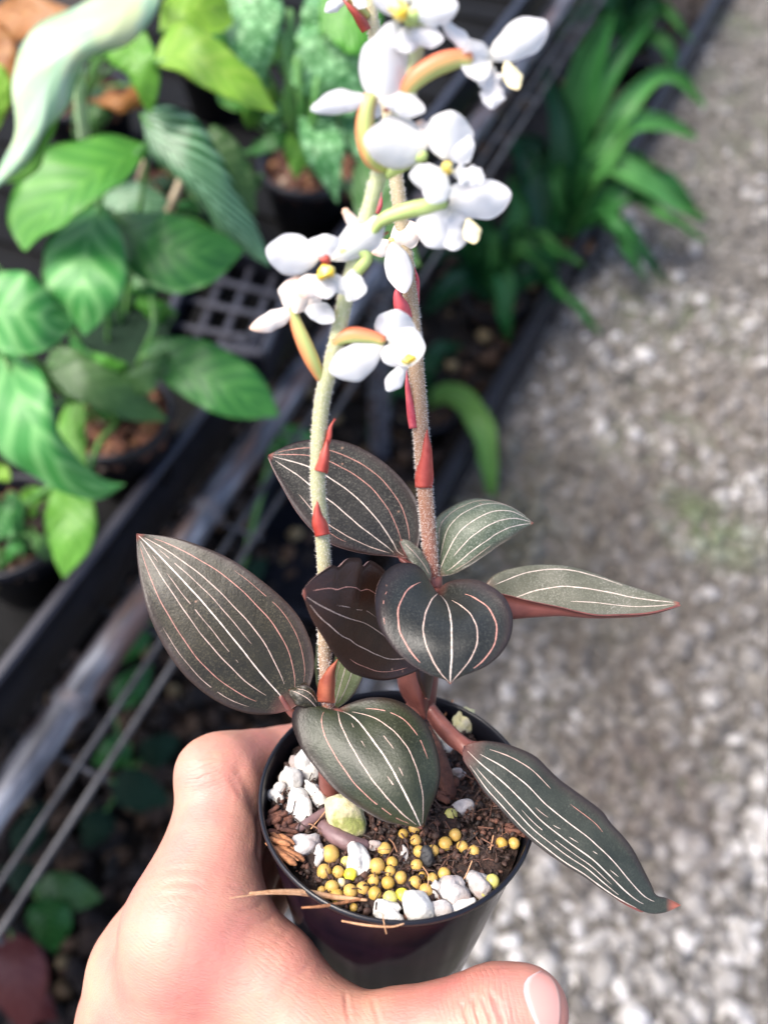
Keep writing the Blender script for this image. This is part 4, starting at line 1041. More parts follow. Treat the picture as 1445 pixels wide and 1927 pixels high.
PB = [
 (150, 560, 75, 95, 'perl', 'egg shaped white pebble touching the left pot wall', 0),
 (205, 520, 80, 125, 'perl', 'rounded white pebble second from the left pot wall', 10),
 (225, 452, 60, 70, 'perl_grey', 'small dull white pebble at the back of the left cluster', 0),
 (292, 445, 85, 115, 'perl', 'white pebble tucked under the left edge of the front leaf', 20),
 (318, 562, 88, 165, 'perl', 'long white pebble lying under the front leaf', 45),
 (250, 622, 75, 120, 'perl', 'narrow white pebble in front of the left cluster', 15),
 (465, 692, 160, 150, 'perl_moss', 'large mossy yellow green pebble on the soil', -15),
 (272, 795, 140, 88, 'perl_grey', 'flat greyish pebble beside the orange bark chip', 15),
 (345, 842, 52, 72, 'perl_grey', 'small pinkish white pebble behind the leftmost beads', 0),
 (520, 875, 112, 150, 'perl', 'white upright pebble among the mustard beads', 10),
 (587, 800, 70, 40, 'perl_grey', 'half buried white pebble behind the upright white one', 0),
 (957, 1003, 118, 128, 'perl_grey', 'pitted grey white pebble at the front right', 0),
 (1075, 967, 100, 105, 'perl_grey', 'stained white pebble beside the rightmost rim bead', 30),
 (660, 1105, 155, 70, 'perl', 'wide white pebble against the front pot rim', -5),
 (780, 1075, 105, 120, 'perl', 'tall white pebble at the front pot rim', 15),
 (875, 1087, 98, 66, 'perl_grey', 'low speckled pebble right of the tall front pebble', 0),
 (985, 1068, 115, 56, 'perl', 'flat white pebble at the front right rim', 20),
 (975, 235, 100, 125, 'perl_cream', 'cream pebble with yellow top at the back of the pot', -25),
 (890, 325, 105, 120, 'perl', 'white pebble half hidden behind the long petiole', 30),
 (962, 468, 78, 56, 'perl_grey', 'small grey white pebble under the long right leaf', -20),
 (985, 620, 85, 72, 'perl_grey', 'grey white pebble beside the single greenish bead', 0),
 (862, 990, 52, 85, 'perl_grey', 'slim grey pebble squeezed behind a bead', 0),
 (722, 835, 34, 80, 'perl_grey', 'thin white sliver standing behind the bead row', 15)]
for i, (x, y, wx, wy, mt, lb, an) in enumerate(PB): pebble(x, y, wx * 1.07, wy * 1.07, mt, lb, 100 + i, an, amp=0.75)

BD = [(720, 745, 24), (770, 720, 28), (775, 775, 27), (790, 825, 30), (855, 820, 28), (910, 790, 32), (955, 750, 29), (985, 803, 28), (1040, 825, 30), (935, 658, 32, 'bead_green'),
 (1165, 788, 28), (1222, 787, 28), (390, 835, 42), (360, 918, 37), (425, 918, 30), (460, 870, 25, 'bead_green'), (480, 928, 31, 'bead_bright'), (440, 965, 22, 'bead_pale'), (397, 985, 32), (350, 1003, 22),
 (418, 1025, 33), (480, 1005, 34), (535, 993, 32), (600, 890, 37), (635, 815, 33), (668, 875, 28), (660, 915, 26), (585, 955, 30), (650, 967, 32, 'bead_dark'), (708, 943, 31),
 (590, 1017, 33), (660, 1035, 35, 'bead_green'), (715, 1022, 33, 'bead_bright'), (780, 887, 29), (773, 967, 32), (805, 935, 20, 'bead_dark'), (852, 948, 29), (822, 1003, 33), (905, 925, 30),
 (1122, 960, 33, 'bead_green'), (1070, 1015, 28, 'bead_green'), (495, 1078, 20, 'bead_dark'), (515, 880, 20, 'bead_dark')]
SPEC = {(720, 745): 'mustard bead just left of the front leaf tip', (770, 720): 'mustard bead half hidden under the front leaf tip', (775, 775): 'mustard bead directly below the front leaf tip', (790, 825): 'mustard bead touching the black charcoal lump on its left',
 (855, 820): 'mustard bead touching the black charcoal lump on its right', (910, 790): 'largest bead of the arc right of the charcoal lump', (955, 750): 'topmost bead of the arc right of the charcoal lump', (985, 803): 'third bead of the arc right of the charcoal lump', (1040, 825): 'last and rightmost bead of the arc beyond the charcoal',
 (935, 658): 'single olive bead beside a grey pebble at the back', (1165, 788): 'left bead of the pair near the right pot wall', (1222, 787): 'right bead of the pair near the right pot wall', (390, 835): 'largest mustard bead, leftmost of the upper row', (360, 918): 'large mustard bead furthest left in the cluster',
 (425, 918): 'mustard bead between the leftmost bead and the bright flat one', (460, 870): 'pale green bead half behind the upright white pebble', (480, 928): 'bright yellow flattened bead beside the upright white pebble', (440, 965): 'small pale bead with a split skin', (397, 985): 'mustard bead left of the small pale split bead',
 (350, 1003): 'half hidden small bead by the front left rim', (418, 1025): 'mustard bead resting on the long straw', (480, 1005): 'mustard bead under the bright flat yellow one', (535, 993): 'mustard bead below the foot of the upright white pebble', (600, 890): 'large bead touching the right side of the upright white pebble',
 (635, 815): 'topmost mustard bead above the upright white pebble', (668, 875): 'mustard bead second below the topmost one', (660, 915): 'small mustard bead in the centre of the cluster', (585, 955): 'mustard bead right of the upright pebble foot', (650, 967): 'ochre orange bead in the middle of the cluster',
 (708, 943): 'mustard bead at the right side of the central cluster', (590, 1017): 'mustard bead in the front row left of the green yellow one', (660, 1035): 'large yellow green bead next to the bright front one', (715, 1022): 'bright yellow smooth bead near the front rim', (780, 887): 'mustard bead below the charcoal lump',
 (773, 967): 'mustard bead above the tall front pebble', (805, 935): 'small orange bead wedged between three larger ones', (852, 948): 'mustard bead just left of the pitted grey pebble', (822, 1003): 'mustard bead in front of the slim grey pebble', (905, 925): 'mustard bead behind the pitted grey pebble',
 (1122, 960): 'olive bead against the right pot rim', (1070, 1015): 'olive bead half sunk at the right front rim', (495, 1078): 'small ochre bead under the straw by the rim', (515, 880): 'bead hidden behind the upright white pebble'}
BD = [b for b in BD if b[:2] != (515, 880)]
r0_ = np.random.default_rng(88)
for i, b in enumerate(BD):
    x, y, rr = b[:3]; mt = b[3] if len(b) > 3 else ('bead' if i % 5 else 'bead_dark')
    px, py = z5(x, y); d = depth(S(px, py, 0)); rad = rr / 2.4083 * d / FPX * 0.98
    c = S(px, py, rad * r0_.uniform(0.25, 0.6) + 0.0003)
    r = np.random.default_rng(300 + i)
    V = lumpy(ICO3[0], r, 0.07, 1.3) * rad * np.array([1, r.uniform(0.94, 1), r.uniform(0.9, 1)])
    o = mesh('fertilizer_bead', V @ basis(r.normal(size=3)), ICO3[1], M[mt])
    o.location = c
    tag(o, SPEC.get((x, y), 'round mustard yellow fertilizer bead resting on the dark soil'), 'bead', 'fertilizer beads on the soil')

def chip(pts, wd, mat, name, label, cat_, seed, group=None):
    """fibrous splinter bundle through pixel points (px, py, height above soil)"""
    r = np.random.default_rng(seed)
    V = []; F = []
    base = np.array([S(*p) for p in pts])
    L_ = np.linalg.norm(base[-1] - base[0])
    for kk in range(9):
        off = (PE1 * r.normal() + PE2 * r.normal() + PA * abs(r.normal()) * 0.5) * wd * 0.35
        t0, t1 = r.uniform(0, 0.25), r.uniform(0.7, 1)
        c = cat(base + off, 20); c = c[int(t0 * 19):int(t1 * 19) + 1]
        c = c + np.linspace(0, 1, len(c))[:, None] * (PE2 * r.normal() + PE1 * r.normal() + PA * r.normal()) * wd * 0.25
        rad = wd * r.uniform(0.12, 0.24)
        d = unit(c[-1] - c[0]); s = unit(np.cross(d, PA)); u = np.cross(s, d)
        b = len(V); m = 5
        for i in range(len(c)):
            e = rad * min(1, 0.3 + min(i, len(c) - 1 - i) * 0.4)
            for j in range(m):
                th = 2 * math.pi * j / m; V.append(c[i] + e * (math.cos(th) * s + math.sin(th) * u))
        for i in range(len(c) - 1):
            for j in range(m): F.append((b + i * m + j, b + i * m + (j + 1) % m, b + (i + 1) * m + (j + 1) % m, b + (i + 1) * m + j))
    o = mesh(name, V, F, M[mat])
    return tag(o, label, cat_, group)
chip([(*z5(125, 775), 0.001), (*z5(200, 825), 0.002), (*z5(285, 885), 0.001)], 0.0042, 'bark', 'bark_chip', 'splintered orange bark chip by the left pot wall', 'bark', 41, 'bark bits in the pot')
chip([(*z5(115, 690), 0.001), (*z5(210, 660), 0.0015)], 0.0050, 'bark_dark', 'bark_chip', 'dark red bark chip below the left white pebbles', 'bark', 42, 'bark bits in the pot')
chip([(*z5(150, 740), 0.001), (*z5(220, 715), 0.0015)], 0.0045, 'bark_dark', 'bark_chip', 'brown crumbly bark bit beside the grey pebble', 'bark', 43, 'bark bits in the pot')
chip([(*z5(1190, 735), 0.0006), (*z5(1250, 750), 0.0008)], 0.0040, 'bark_dark', 'bark_chip', 'reddish bark bit behind the right pair of beads', 'bark', 44, 'bark bits in the pot')
chip([(*z5(880, 545), 0.001), (*z5(930, 560), 0.001)], 0.0062, 'bark_dark', 'bark_chip', 'dark bark lump right of the front leaf tip', 'bark', 45, 'bark bits in the pot')
pebble(828, 843, 62, 76, 'charcoal', 'black charcoal lump among the beads', 77, 10, 'charcoal_lump', 'charcoal', 'charcoal bits in the pot', 0.9)
def fibre(pts, rad, label, mat='straw', group='loose dry fibres'):
    o, _, _ = tube('dry_fibre', pts, rad, mat, None, 24, 6)
    return tag(o, label, 'fibre', group)
fibre([S(470, 1681, .010), S(520, 1678, .008), S(575, 1680, .0045), S(625, 1688, .0022), S(690, 1694, .002)], [0.00025, 0.0005, 0.0008, 0.0007, 0.0003], 'long tan straw lying across the pot rim towards the hand')
fibre([S(432, 1690, .012), S(500, 1682, .0095), S(570, 1683, .006)], [0.0001, 0.0002, 0.0002], 'thin split straw end reaching over the hand')
fibre([S(568, 1708, .0075), S(600, 1706, .0068), S(640, 1700, .004), S(680, 1692, .002)], [0.0002, 0.00035, 0.0004, 0.0003], 'short straw poking over the front left rim', 'bark')
fr = lambda px, py, h=0.0: S(px, py, SOIL + h)
fibre([fr(643, 1733, .0008), fr(690, 1741, .001), fr(735, 1744, .001), fr(760, 1738, .0012)], [0.0002, 0.00028, 0.00015], 'curly root strand stuck under the front rim')
fibre([fr(720, 1722, .001), fr(724, 1745, .0012), fr(727, 1757, .0014)], 0.00014, 'short root hair hanging over the front rim')
fibre([S(888, 1620, .004), S(875, 1650, .0025), S(860, 1668, .0016)], 0.00016, 'fine pale fibre leaning over the pitted pebble')
fibre([S(600, 1512, .002), S(628, 1490, .003), S(645, 1500, .002)], 0.00016, 'thin curved fibre beside the mossy pebble')
fibre([S(585, 1560, .001), S(620, 1518, .003), S(640, 1494, .003)], 0.00016, 'thin straight fibre behind the mossy pebble')
fibre([S(928, 1572, .002), S(922, 1600, .001)], 0.00018, 'short upright fibre near the right pair of beads')
fibre([S(800, 1690, .002), S(806, 1650, .003), S(795, 1630, .002)], 0.00014, 'fine fibre between the front beads')
fibre([S(835, 1350, .001), S(846, 1330, .003), S(852, 1318, .004)], 0.0003, 'brown root fibre standing at the back of the pot', 'bark')

# ================================================================ THE ORCHID
ORC = S(700, 1420, 0)
orch = empty('jewel_orchid', ORC, 'jewel orchid with dark pink-veined leaves and white flower spikes', 'orchid')

# stalk paths (px, py, depth)
LS = [(622, 1490, 0.2135), (618, 1420, 0.208), (617, 1335, 0.203), (611, 1210, 0.1960), (611, 1090, 0.1905), (606, 1000, 0.1868), (598, 900, 0.1822), (606, 760, 0.1760), (632, 650, 0.1703), (655, 540, 0.1660), (690, 410, 0.1610), (722, 300, 0.1565), (765, 190, 0.152), (785, 90, 0.1485), (795, -30, 0.1455)]
RS_ = [(790, 1338, 0.2280), (800, 1240, 0.2215), (812, 1150, 0.2160), (813, 1085, 0.2125), (806, 1000, 0.2090), (799, 915, 0.2055), (791, 800, 0.2010), (782, 680, 0.1965), (772, 560, 0.192), (757, 430, 0.1875), (744, 320, 0.184), (725, 180, 0.1795), (704, 60, 0.176), (694, -40, 0.1735)]
def path(L_): return [P(*q) for q in L_]
stl, cl, rl = tube('flower_stalk', path(LS[2:]), [0.0017, 0.0016, 0.0016, 0.0017, 0.00175, 0.0017, 0.0016, 0.0015, 0.0014, 0.0012], 'stalk_l', orch, 90, 16)
stl['label'] = 'pale green downy flower stalk of the left shoot'
strr, cr_, rr_ = tube('flower_stalk', path(RS_[3:]), [0.0019, 0.0020, 0.0020, 0.0019, 0.0018, 0.0016, 0.0014, 0.0013], 'stalk_r', orch, 90, 16)
strr['label'] = 'brownish pink downy flower stalk of the right shoot'
tube('stem', path(LS[:3]) , [0.0030, 0.0028, 0.0024], 'stem', orch, 16, 14)
tube('stem', path(RS_[:4]), [0.0042, 0.0044, 0.0036, 0.0026], 'stem', orch, 20, 16)
tube('rhizome', [S(606, 1555, .0005), S(632, 1574, .0018), S(662, 1588, .0018), S(690, 1592, .0004)], [0.0019, 0.0022, 0.0022, 0.0016], 'rhizome', orch, 16, 12)
tube('rhizome', [S(552, 1568, .0002), S(580, 1548, .0014), S(625, 1520, .0012), S(640, 1505, .0004)], [0.0010, 0.0013, 0.0013, 0.001], 'rhizome', orch, 16, 10)
tube('stem', [S(846, 1500, .000), P(838, 1455, depth(S(838, 1470, 0)) - .004), P(822, 1410, depth(S(822, 1410)) - .006), P(800, 1370, depth(S(800, 1370)) - 0.004)], [0.0022, 0.0018, 0.0018, 0.002], 'bark_dark', orch, 14, 12)
def hairs(parent, c, r, n, ln, seed, t0=0.0, t1=1.0):
    rg = np.random.default_rng(seed)
    tn = np.gradient(c, axis=0); tn /= np.linalg.norm(tn, axis=1, keepdims=True)
    V = []; F = []
    for _ in range(n):
        x = rg.uniform(t0, t1) * (len(c) - 1.001); i = int(x); f = x - i
        p = c[i] * (1 - f) + c[i + 1] * f; rad = r[i]
        a = unit(np.cross(tn[i], rg.normal(size=3)))
        s = np.cross(tn[i], a)
        b = p + a * rad * 0.97; l = ln * rg.uniform(0.5, 1.2); wd = 0.00005
        tip = b + (a + tn[i] * rg.uniform(-0.3, 0.3) + s * rg.uniform(-0.3, 0.3)) * l
        k = len(V); V += [b - s * wd, b + s * wd, b + tn[i] * wd * 1.5, tip]
        F += [(k, k + 1, k + 3), (k + 1, k + 2, k + 3), (k + 2, k, k + 3)]
    o = mesh('downy_hairs', V, F, M['hair'], parent); o['kind'] = 'stuff'
hairs(stl, cl, rl, 5200, 0.0006, 1); hairs(strr, cr_, rr_, 6500, 0.0007, 2)

TR = 'under'
def orchid_leaf(mat, rows, veins, label, bulge=0.0, ripple=0.00025, flip=False, seed=0, n=64, m=25, quilt=0.00022, thick=0.0005, under='under', margin='margin', extra=()):
    lf = Leaf(rows, n, m, flip, bulge, ripple, seed, quilt)
    o = lf.build('leaf', [M[mat], M[under], M[margin]], orch, thick)
    o['label'] = label
    for v0, t0, t1, wd, vm, gaps in veins: lf.vein(o, v0, t0, t1, wd * 0.00025, vm, gaps, seed=seed)
    for v0, t0, t1, v1, wd, vm in extra: lf.vein(o, v0, t0, t1, wd * 0.00025, vm, (), v1, seed)
    return lf
W_, K_, Pk = 'vein_white', 'vein_pale', 'vein_pink'

# A: large leaf at left
orchid_leaf('leaf_a', [
 (-1, [(546, 1336), (566, 1320), (583, 1290), (591, 1255), (586, 1212), (562, 1160), (520, 1115), (460, 1068), (400, 1036), (330, 1012), (257, 1004)], [.2015, .199, .198, .199, .203]),
 (0, [(546, 1336), (528, 1308), (490, 1264), (440, 1200), (380, 1130), (305, 1050), (257, 1004)], [.2015, .1985, .1975, .1985, .2025]),
 (1, [(546, 1336), (515, 1344), (468, 1343), (420, 1326), (374, 1296), (334, 1255), (300, 1200), (275, 1140), (260, 1065), (257, 1004)], [.2015, .196, .1935, .195, .2025])],
 [(0, .02, .985, 1.35, W_, ()), (-.36, .12, .96, .95, K_, ()), (-.64, .10, .93, .85, Pk, ()), (-.85, .12, .62, .5, Pk, ((.45, .465),)), (.36, .12, .96, .9, K_, ()), (.66, .14, .94, .85, Pk, ()), (.85, .16, .62, .5, K_, ((.3, .315),)),
  (-.18, .33, .88, .7, K_, ((.80, .815),)), (.19, .30, .78, .7, K_, ((.33, .345), (.6, .61)))], 'large olive brown leaf at left with many pink veins', 0.0018, seed=1,
 extra=((.2, .84, .88, .2, .6, K_),))
# B: back leaf
orchid_leaf('leaf_b', [
 (-1, [(768, 1050), (784, 1035), (792, 1000), (789, 955), (772, 921), (742, 887), (705, 858), (664, 836), (622, 826), (580, 827), (540, 838), (505, 856)], [.212, .214, .216, .214, .211]),
 (0, [(768, 1050), (748, 1038), (738, 1020), (709, 979), (664, 933), (614, 898), (570, 876), (505, 857)], [.212, .2125, .2135, .2125, .211]),
 (1, [(768, 1050), (740, 1046), (700, 1043), (660, 1037), (626, 1026), (593, 1003), (564, 970), (539, 929), (518, 891), (505, 859)], [.212, .209, .207, .208, .2105])],
 [(0, .03, .97, 1.1, W_, ()), (-.36, .10, .97, .85, Pk, ()), (-.66, .10, .95, .85, Pk, ()), (.40, .08, .95, 1.0, W_, ()), (.74, .10, .72, .85, K_, ()), (.86, .35, .55, .4, Pk, ())], 'dark slate leaf at the back with its tip at left', 0.0012, seed=2)
# C: small pale leaf at right of the stalk
orchid_leaf('leaf_c', [
 (-1, [(822, 1084), (818, 1030), (817, 985), (843, 957), (873, 942), (905, 938), (937, 946), (972, 964), (1003, 983)], [.2125, .215, .217, .216, .214]),
 (0, [(823, 1083), (842, 1043), (865, 1004), (895, 980), (925, 966), (955, 964), (980, 972), (1003, 984)], [.2125, .2105, .209, .2095, .213]),
 (1, [(824, 1085), (852, 1081), (886, 1063), (920, 1040), (959, 1013), (1003, 985)], [.2125, .209, .208, .209, .2125])],
 [(0, .04, .97, 1.0, W_, ()), (-.38, .10, .93, .8, W_, ()), (-.7, .15, .8, .7, K_, ()), (.36, .22, .97, .9, W_, ()), (.68, .10, .97, .9, W_, ()), (.87, .15, .55, .4, K_, ())], 'small grey green leaf right of the right stalk', 0.0010, seed=3, margin='under')
# E: long leaf pointing right, near edge rolled up
orchid_leaf('leaf_e', [
 (-1, [(905, 1120), (918, 1092), (940, 1076), (974, 1069), (1015, 1067), (1066, 1073), (1131, 1090), (1195, 1112), (1240, 1126), (1278, 1134)], [.209, .213, .214, .213, .209]),
 (-.1, [(905, 1135), (950, 1130), (1000, 1114), (1045, 1105), (1079, 1104), (1131, 1112), (1195, 1125), (1278, 1135)], [.209, .2095, .21, .2095, .209]),
 (.62, [(905, 1150), (950, 1160), (1000, 1159), (1060, 1156), (1131, 1157), (1185, 1157), (1232, 1151), (1278, 1137)], [.209, .205, .2045, .206, .2085]),
 (1, [(905, 1112), (945, 1117), (989, 1128), (1045, 1140), (1085, 1149), (1131, 1155.5), (1185, 1156), (1232, 1150), (1278, 1137)], [.207, .2025, .202, .204, .208])],
 [(-.1, .15, .97, 1.1, W_, ()), (-.52, .08, .72, .9, W_, ()), (.22, .45, .97, .8, W_, ())], 'narrow folded leaf pointing right, its red underside rolled up', 0.0, 0.00015, seed=4, quilt=0.0, margin='under')
# F: torn brown leaf in the middle
orchid_leaf('leaf_f', [
 (-1, [(806, 1212), (800, 1140), (765, 1092), (727, 1075), (717, 1066), (697, 1055), (682, 1066), (677, 1051), (655, 1051), (636, 1067), (624, 1064), (597, 1082), (573, 1106), (570, 1116)], [.214, .2085, .200, .187, .178]),
 (0, [(806, 1215), (770, 1216), (736, 1207), (709, 1189), (680, 1171), (639, 1158), (597, 1137), (570, 1118)], [.214, .206, .196, .185, .178]),
 (1, [(806, 1218), (802, 1240), (784, 1262), (755, 1274), (722, 1281), (688, 1276), (655, 1262), (630, 1233), (605, 1195), (585, 1162), (570, 1120)], [.214, .206, .197, .185, .178])],
 [(0, .10, .97, .85, K_, ()), (.42, .15, .93, .85, K_, ()), (.76, .18, .55, .6, Pk, ()), (-.55, .20, .92, .8, Pk, ()), (-.2, .45, .75, .5, K_, ((.55, .57), (.62, .65)))], 'torn dark brown leaf between the two stalks', 0.0012, seed=5, n=96)
# D: heart shaped front leaf
orchid_leaf('leaf_d', [
 (-1, [(820, 1114), (809, 1094), (792, 1069), (770, 1059), (744, 1062), (721, 1080), (707, 1112), (706, 1146), (714, 1180), (736, 1215), (766, 1245), (804, 1268), (836, 1279), (847, 1288)], [.2095, .199, .190, .1855, .184, .184]),
 (0, [(821, 1115), (832, 1130), (841, 1152), (847, 1189), (848, 1232), (847, 1266), (847, 1288)], [.2095, .1985, .1895, .185, .184, .184]),
 (1, [(822, 1114), (839, 1097), (865, 1090), (895, 1091), (920, 1101), (946, 1120), (961, 1146), (965, 1172), (959, 1202), (942, 1230), (916, 1253), (886, 1266), (858, 1278), (847, 1288)], [.2095, .200, .192, .1865, .184, .184])],
 [(0, .06, .98, 1.5, W_, ()), (-.40, .12, .97, 1.35, K_, ()), (-.72, .20, .78, 1.4, Pk, ()), (.40, .16, .97, 1.2, K_, ()), (.72, .20, .82, 1.3, Pk, ()), (-.9, .38, .55, .8, Pk, ((.41, .43), (.45, .47), (.49, .505)))], 'blue black heart shaped leaf facing the viewer', 0.0022, seed=6, quilt=0.0003)
# G: front leaf over the soil
orchid_leaf('leaf_g', [
 (-1, [(622, 1340), (593, 1324), (572, 1321), (554, 1335), (549, 1355), (555, 1380), (572, 1414), (597, 1447), (626, 1480), (659, 1509), (692, 1530), (730, 1547), (767, 1554), (794, 1561)], [.2025, .1985, .196, .192, .1895, .189]),
 (0, [(624, 1341), (648, 1344), (676, 1364), (709, 1405), (734, 1443), (759, 1488), (780, 1530), (794, 1561)], [.2025, .198, .194, .190, .188, .189]),
 (1, [(626, 1341), (647, 1328), (680, 1316), (709, 1313), (742, 1317), (771, 1331), (800, 1360), (817, 1393), (826, 1434), (825, 1476), (817, 1505), (805, 1534), (794, 1561)], [.2025, .202, .200, .196, .192, .189])],
 [(0, .06, .97, 1.45, W_, ()), (-.36, .10, .95, 1.1, K_, ()), (-.64, .14, .92, 1.0, Pk, ((.74, .75), (.83, .84))), (.40, .10, .96, 1.0, K_, ()), (.70, .16, .62, .9, Pk, ((.27, .285), (.50, .51))),
  (-.17, .2, .38, .6, K_, ((.24, .27), (.29, .33))), (.2, .36, .47, .7, K_, ((.40, .41),)), (-.12, .60, .70, .9, K_, ((.66, .68),)), (.12, .58, .64, .7, K_, ())], 'broad green black leaf arching over the soil in front', 0.0020, seed=7, quilt=0.0003)
# H: long leaf drooping over the right rim
lh = orchid_leaf('leaf_h', [
 (-1, [(872, 1404), (890, 1397), (913, 1394), (948, 1399), (983, 1411), (1008, 1424), (1030, 1446), (1052, 1467), (1075, 1484), (1098, 1500), (1120, 1516), (1136, 1530), (1148, 1548), (1171, 1573), (1190, 1598), (1209, 1633), (1225, 1665), (1234, 1684), (1254, 1690), (1280, 1702)], [.204, .205, .204, .201, .1985, .1985]),
 (0, [(872, 1406), (904, 1437), (945, 1472), (983, 1510), (1015, 1544), (1063, 1582), (1111, 1617), (1142, 1646), (1174, 1677), (1206, 1700), (1238, 1706), (1280, 1703)], [.204, .201, .199, .1965, .195, .198]),
 (1, [(870, 1412), (872, 1432), (888, 1455), (910, 1490), (936, 1518), (967, 1553), (999, 1582), (1031, 1607), (1063, 1630), (1095, 1649), (1127, 1671), (1158, 1690), (1190, 1706), (1222, 1719), (1251, 1717), (1280, 1704)], [.204, .199, .1965, .1945, .1935, .198])],
 [(0, .02, .86, 1.1, W_, ()), (-.40, .07, .90, 1.1, W_, ()), (-.74, .10, .36, .9, K_, ()), (.42, .08, .76, .8, W_, ()), (.74, .06, .84, .9, W_, ()), (.22, .30, .72, .6, W_, ((.42, .45),)), (-.74, .45, .60, .6, Pk, ())], 'long grey green leaf drooping over the right pot rim', 0.0010, 0.00012, seed=8, n=100, margin='under',
 extra=((-.16, .34, .40, -.2, .7, K_), (-.12, .43, .46, -.16, .6, W_), (-.12, .50, .54, -.15, .6, W_), (-.2, .60, .62, -.22, .5, W_), (-.16, .69, .73, -.2, .5, W_)))
Leaf([(-1, [(816, 1322), (838, 1349), (866, 1378), (890, 1394), (915, 1394)], [.2200, .2160, .2105, .2068, .2080]), (0, [(806, 1335), (828, 1363), (852, 1388), (876, 1410), (906, 1440)], [.2178, .2135, .2085, .2046, .2050]), (1, [(803, 1352), (820, 1378), (845, 1404), (868, 1420), (884, 1450)], [.2210, .2165, .2105, .2058, .2045])], 24, 11, False, 0.0006).build('petiole', [M['stem'], M['under'], M['under']], orch, 0.0010)
# petioles of the others
tube('petiole', [P(614, 1372, .2060), P(585, 1362, .2050), P(560, 1347, .2030), P(545, 1335, .2022), (P(528, 1310, .2003))], [0.0018, 0.0016, 0.0014, 0.0012, 0.0005], 'stem', orch, 18, 10)
tube('petiole', [P(812, 1118, .2150), P(795, 1085, .2145), P(775, 1056, .2136), P(752, 1040, .2140)], [0.002, 0.0017, 0.0012, 0.0005], 'stem', orch, 14, 10)
tube('petiole', [P(814, 1140, .2150), P(819, 1124, .2125), P(822, 1116, .2105), P(836, 1140, .2045)], [0.002, 0.0017, 0.0012, 0.0004], 'stem', orch, 14, 10)
tube('petiole', [P(812, 1160, .2165), P(860, 1140, .2135), P(910, 1132, .2110), P(960, 1128, .2115)], [0.002, 0.0018, 0.0014, 0.0004], 'stem', orch, 14, 10)
tube('petiole', [P(816, 1120, .2140), P(820, 1098, .2138), P(824, 1082, .2132), P(842, 1046, .2125)], [0.002, 0.0014, 0.001, 0.0003], 'stem', orch, 14, 10)
tube('petiole', [P(798, 1265, .2225), P(803, 1235, .2165), P(800, 1217, .2140), P(780, 1216, .2062)], [0.0026, 0.002, 0.0016, 0.0005], 'stem', orch, 14, 10)
tube('petiole', [P(619, 1372, .2052), P(621, 1352, .2040), P(627, 1342, .2032), P(660, 1352, .1990)], [0.0022, 0.0018, 0.0014, 0.0004], 'stem', orch, 14, 10)
# broad leaf sheath wrapping the right stem above the soil
def sheet(name, rows, mats_, label=None, thick=0.0004, n=24, m=11, bulge=0.0, parent=None, flip=False):
    lf = Leaf(rows, n, m, flip, bulge)
    o = lf.build(name, mats_, parent or orch, thick)
    if label: o['label'] = label
    return lf, o
sheet('leaf_sheath', [(-1, [(748, 1240), (748, 1285), (762, 1318), (797, 1350)], [.2215, .2220, .2235, .2255]), (0, [(784, 1240), (783, 1285), (788, 1318), (801, 1351)], [.2150, .2160, .2180, .2225]), (1, [(820, 1240), (814, 1285), (808, 1320), (805, 1352)], [.2215, .2215, .2225, .2245])], [M['stem'], M['under'], M['margin']], 'reddish brown leaf sheath wrapping the right stem above soil', 0.0008)
sheet('leaf_sheath', [(-1, [(780, 1235), (784, 1275), (800, 1315)], [.2143, .2150, .2178]), (0, [(802, 1235), (800, 1275), (804, 1316)], [.2148, .2155, .2180]), (1, [(822, 1235), (816, 1275), (808, 1318)], [.2190, .2195, .2200])], [M['leaf_f'], M['under'], M['margin']])
# small young leaves
lf = orchid_leaf('leaf_young', [(-1, [(625, 1335), (622, 1290), (628, 1240), (640, 1205)], [.2085, .21, .21, .2085]), (0, [(627, 1336), (640, 1290), (652, 1245), (655, 1200)], [.2085, .209, .209, .2085]), (1, [(629, 1337), (655, 1318), (675, 1290), (684, 1262), (680, 1225), (668, 1195)], [.2085, .208, .208, .2085])], [(0, .05, .95, .9, W_, ()), (.45, .1, .95, .8, W_, ()), (-.45, .1, .9, .6, K_, ())], 'young light green leaf behind the left stalk', seed=9, n=30, m=11)
lf = orchid_leaf('leaf_young', [(-1, [(610, 1335), (596, 1290), (592, 1240), (600, 1195)], [.2085, .21, .21, .209]), (0, [(612, 1335), (602, 1290), (600, 1240), (605, 1195)], [.2085, .209, .209, .2085]), (1, [(614, 1335), (610, 1290), (610, 1240), (612, 1195)], [.2085, .2095, .21, .209])], [(0, .1, .9, .6, K_, ())], 'narrow green leaf edge left of the left stalk', seed=10, n=24, m=9)
lf = orchid_leaf('leaf_a', [(-1, [(602, 1334), (597, 1310), (582, 1292), (560, 1291), (544, 1297)], [.2005, .2, .2, .2005]), (0, [(600, 1335), (580, 1315), (562, 1305), (544, 1298)], [.2005, .199, .199, .2]), (1, [(596, 1336), (575, 1332), (556, 1325), (546, 1310), (544, 1299)], [.2005, .199, .199, .2])], [(0, .1, .9, .6, K_, ()), (-.5, .2, .8, .5, K_, ())], 'tiny curled olive leaf beside the left stalk', 0.0006, seed=11, n=26, m=11, margin='under')
lf = orchid_leaf('leaf_e', [(-1, [(812, 1085), (806, 1060), (790, 1035), (772, 1018), (755, 1014)], [.2085, .2085, .208, .208]), (0, [(812, 1090), (795, 1062), (775, 1038), (755, 1016)], [.2085, .2075, .207, .208]), (1, [(812, 1096), (790, 1078), (768, 1050), (753, 1022), (754, 1016)], [.2085, .206, .206, .208])], [(0, .1, .9, .6, K_, ())], 'small pink edged young leaf at the right whorl', 0.0006, seed=12, n=26, m=11, margin='under')
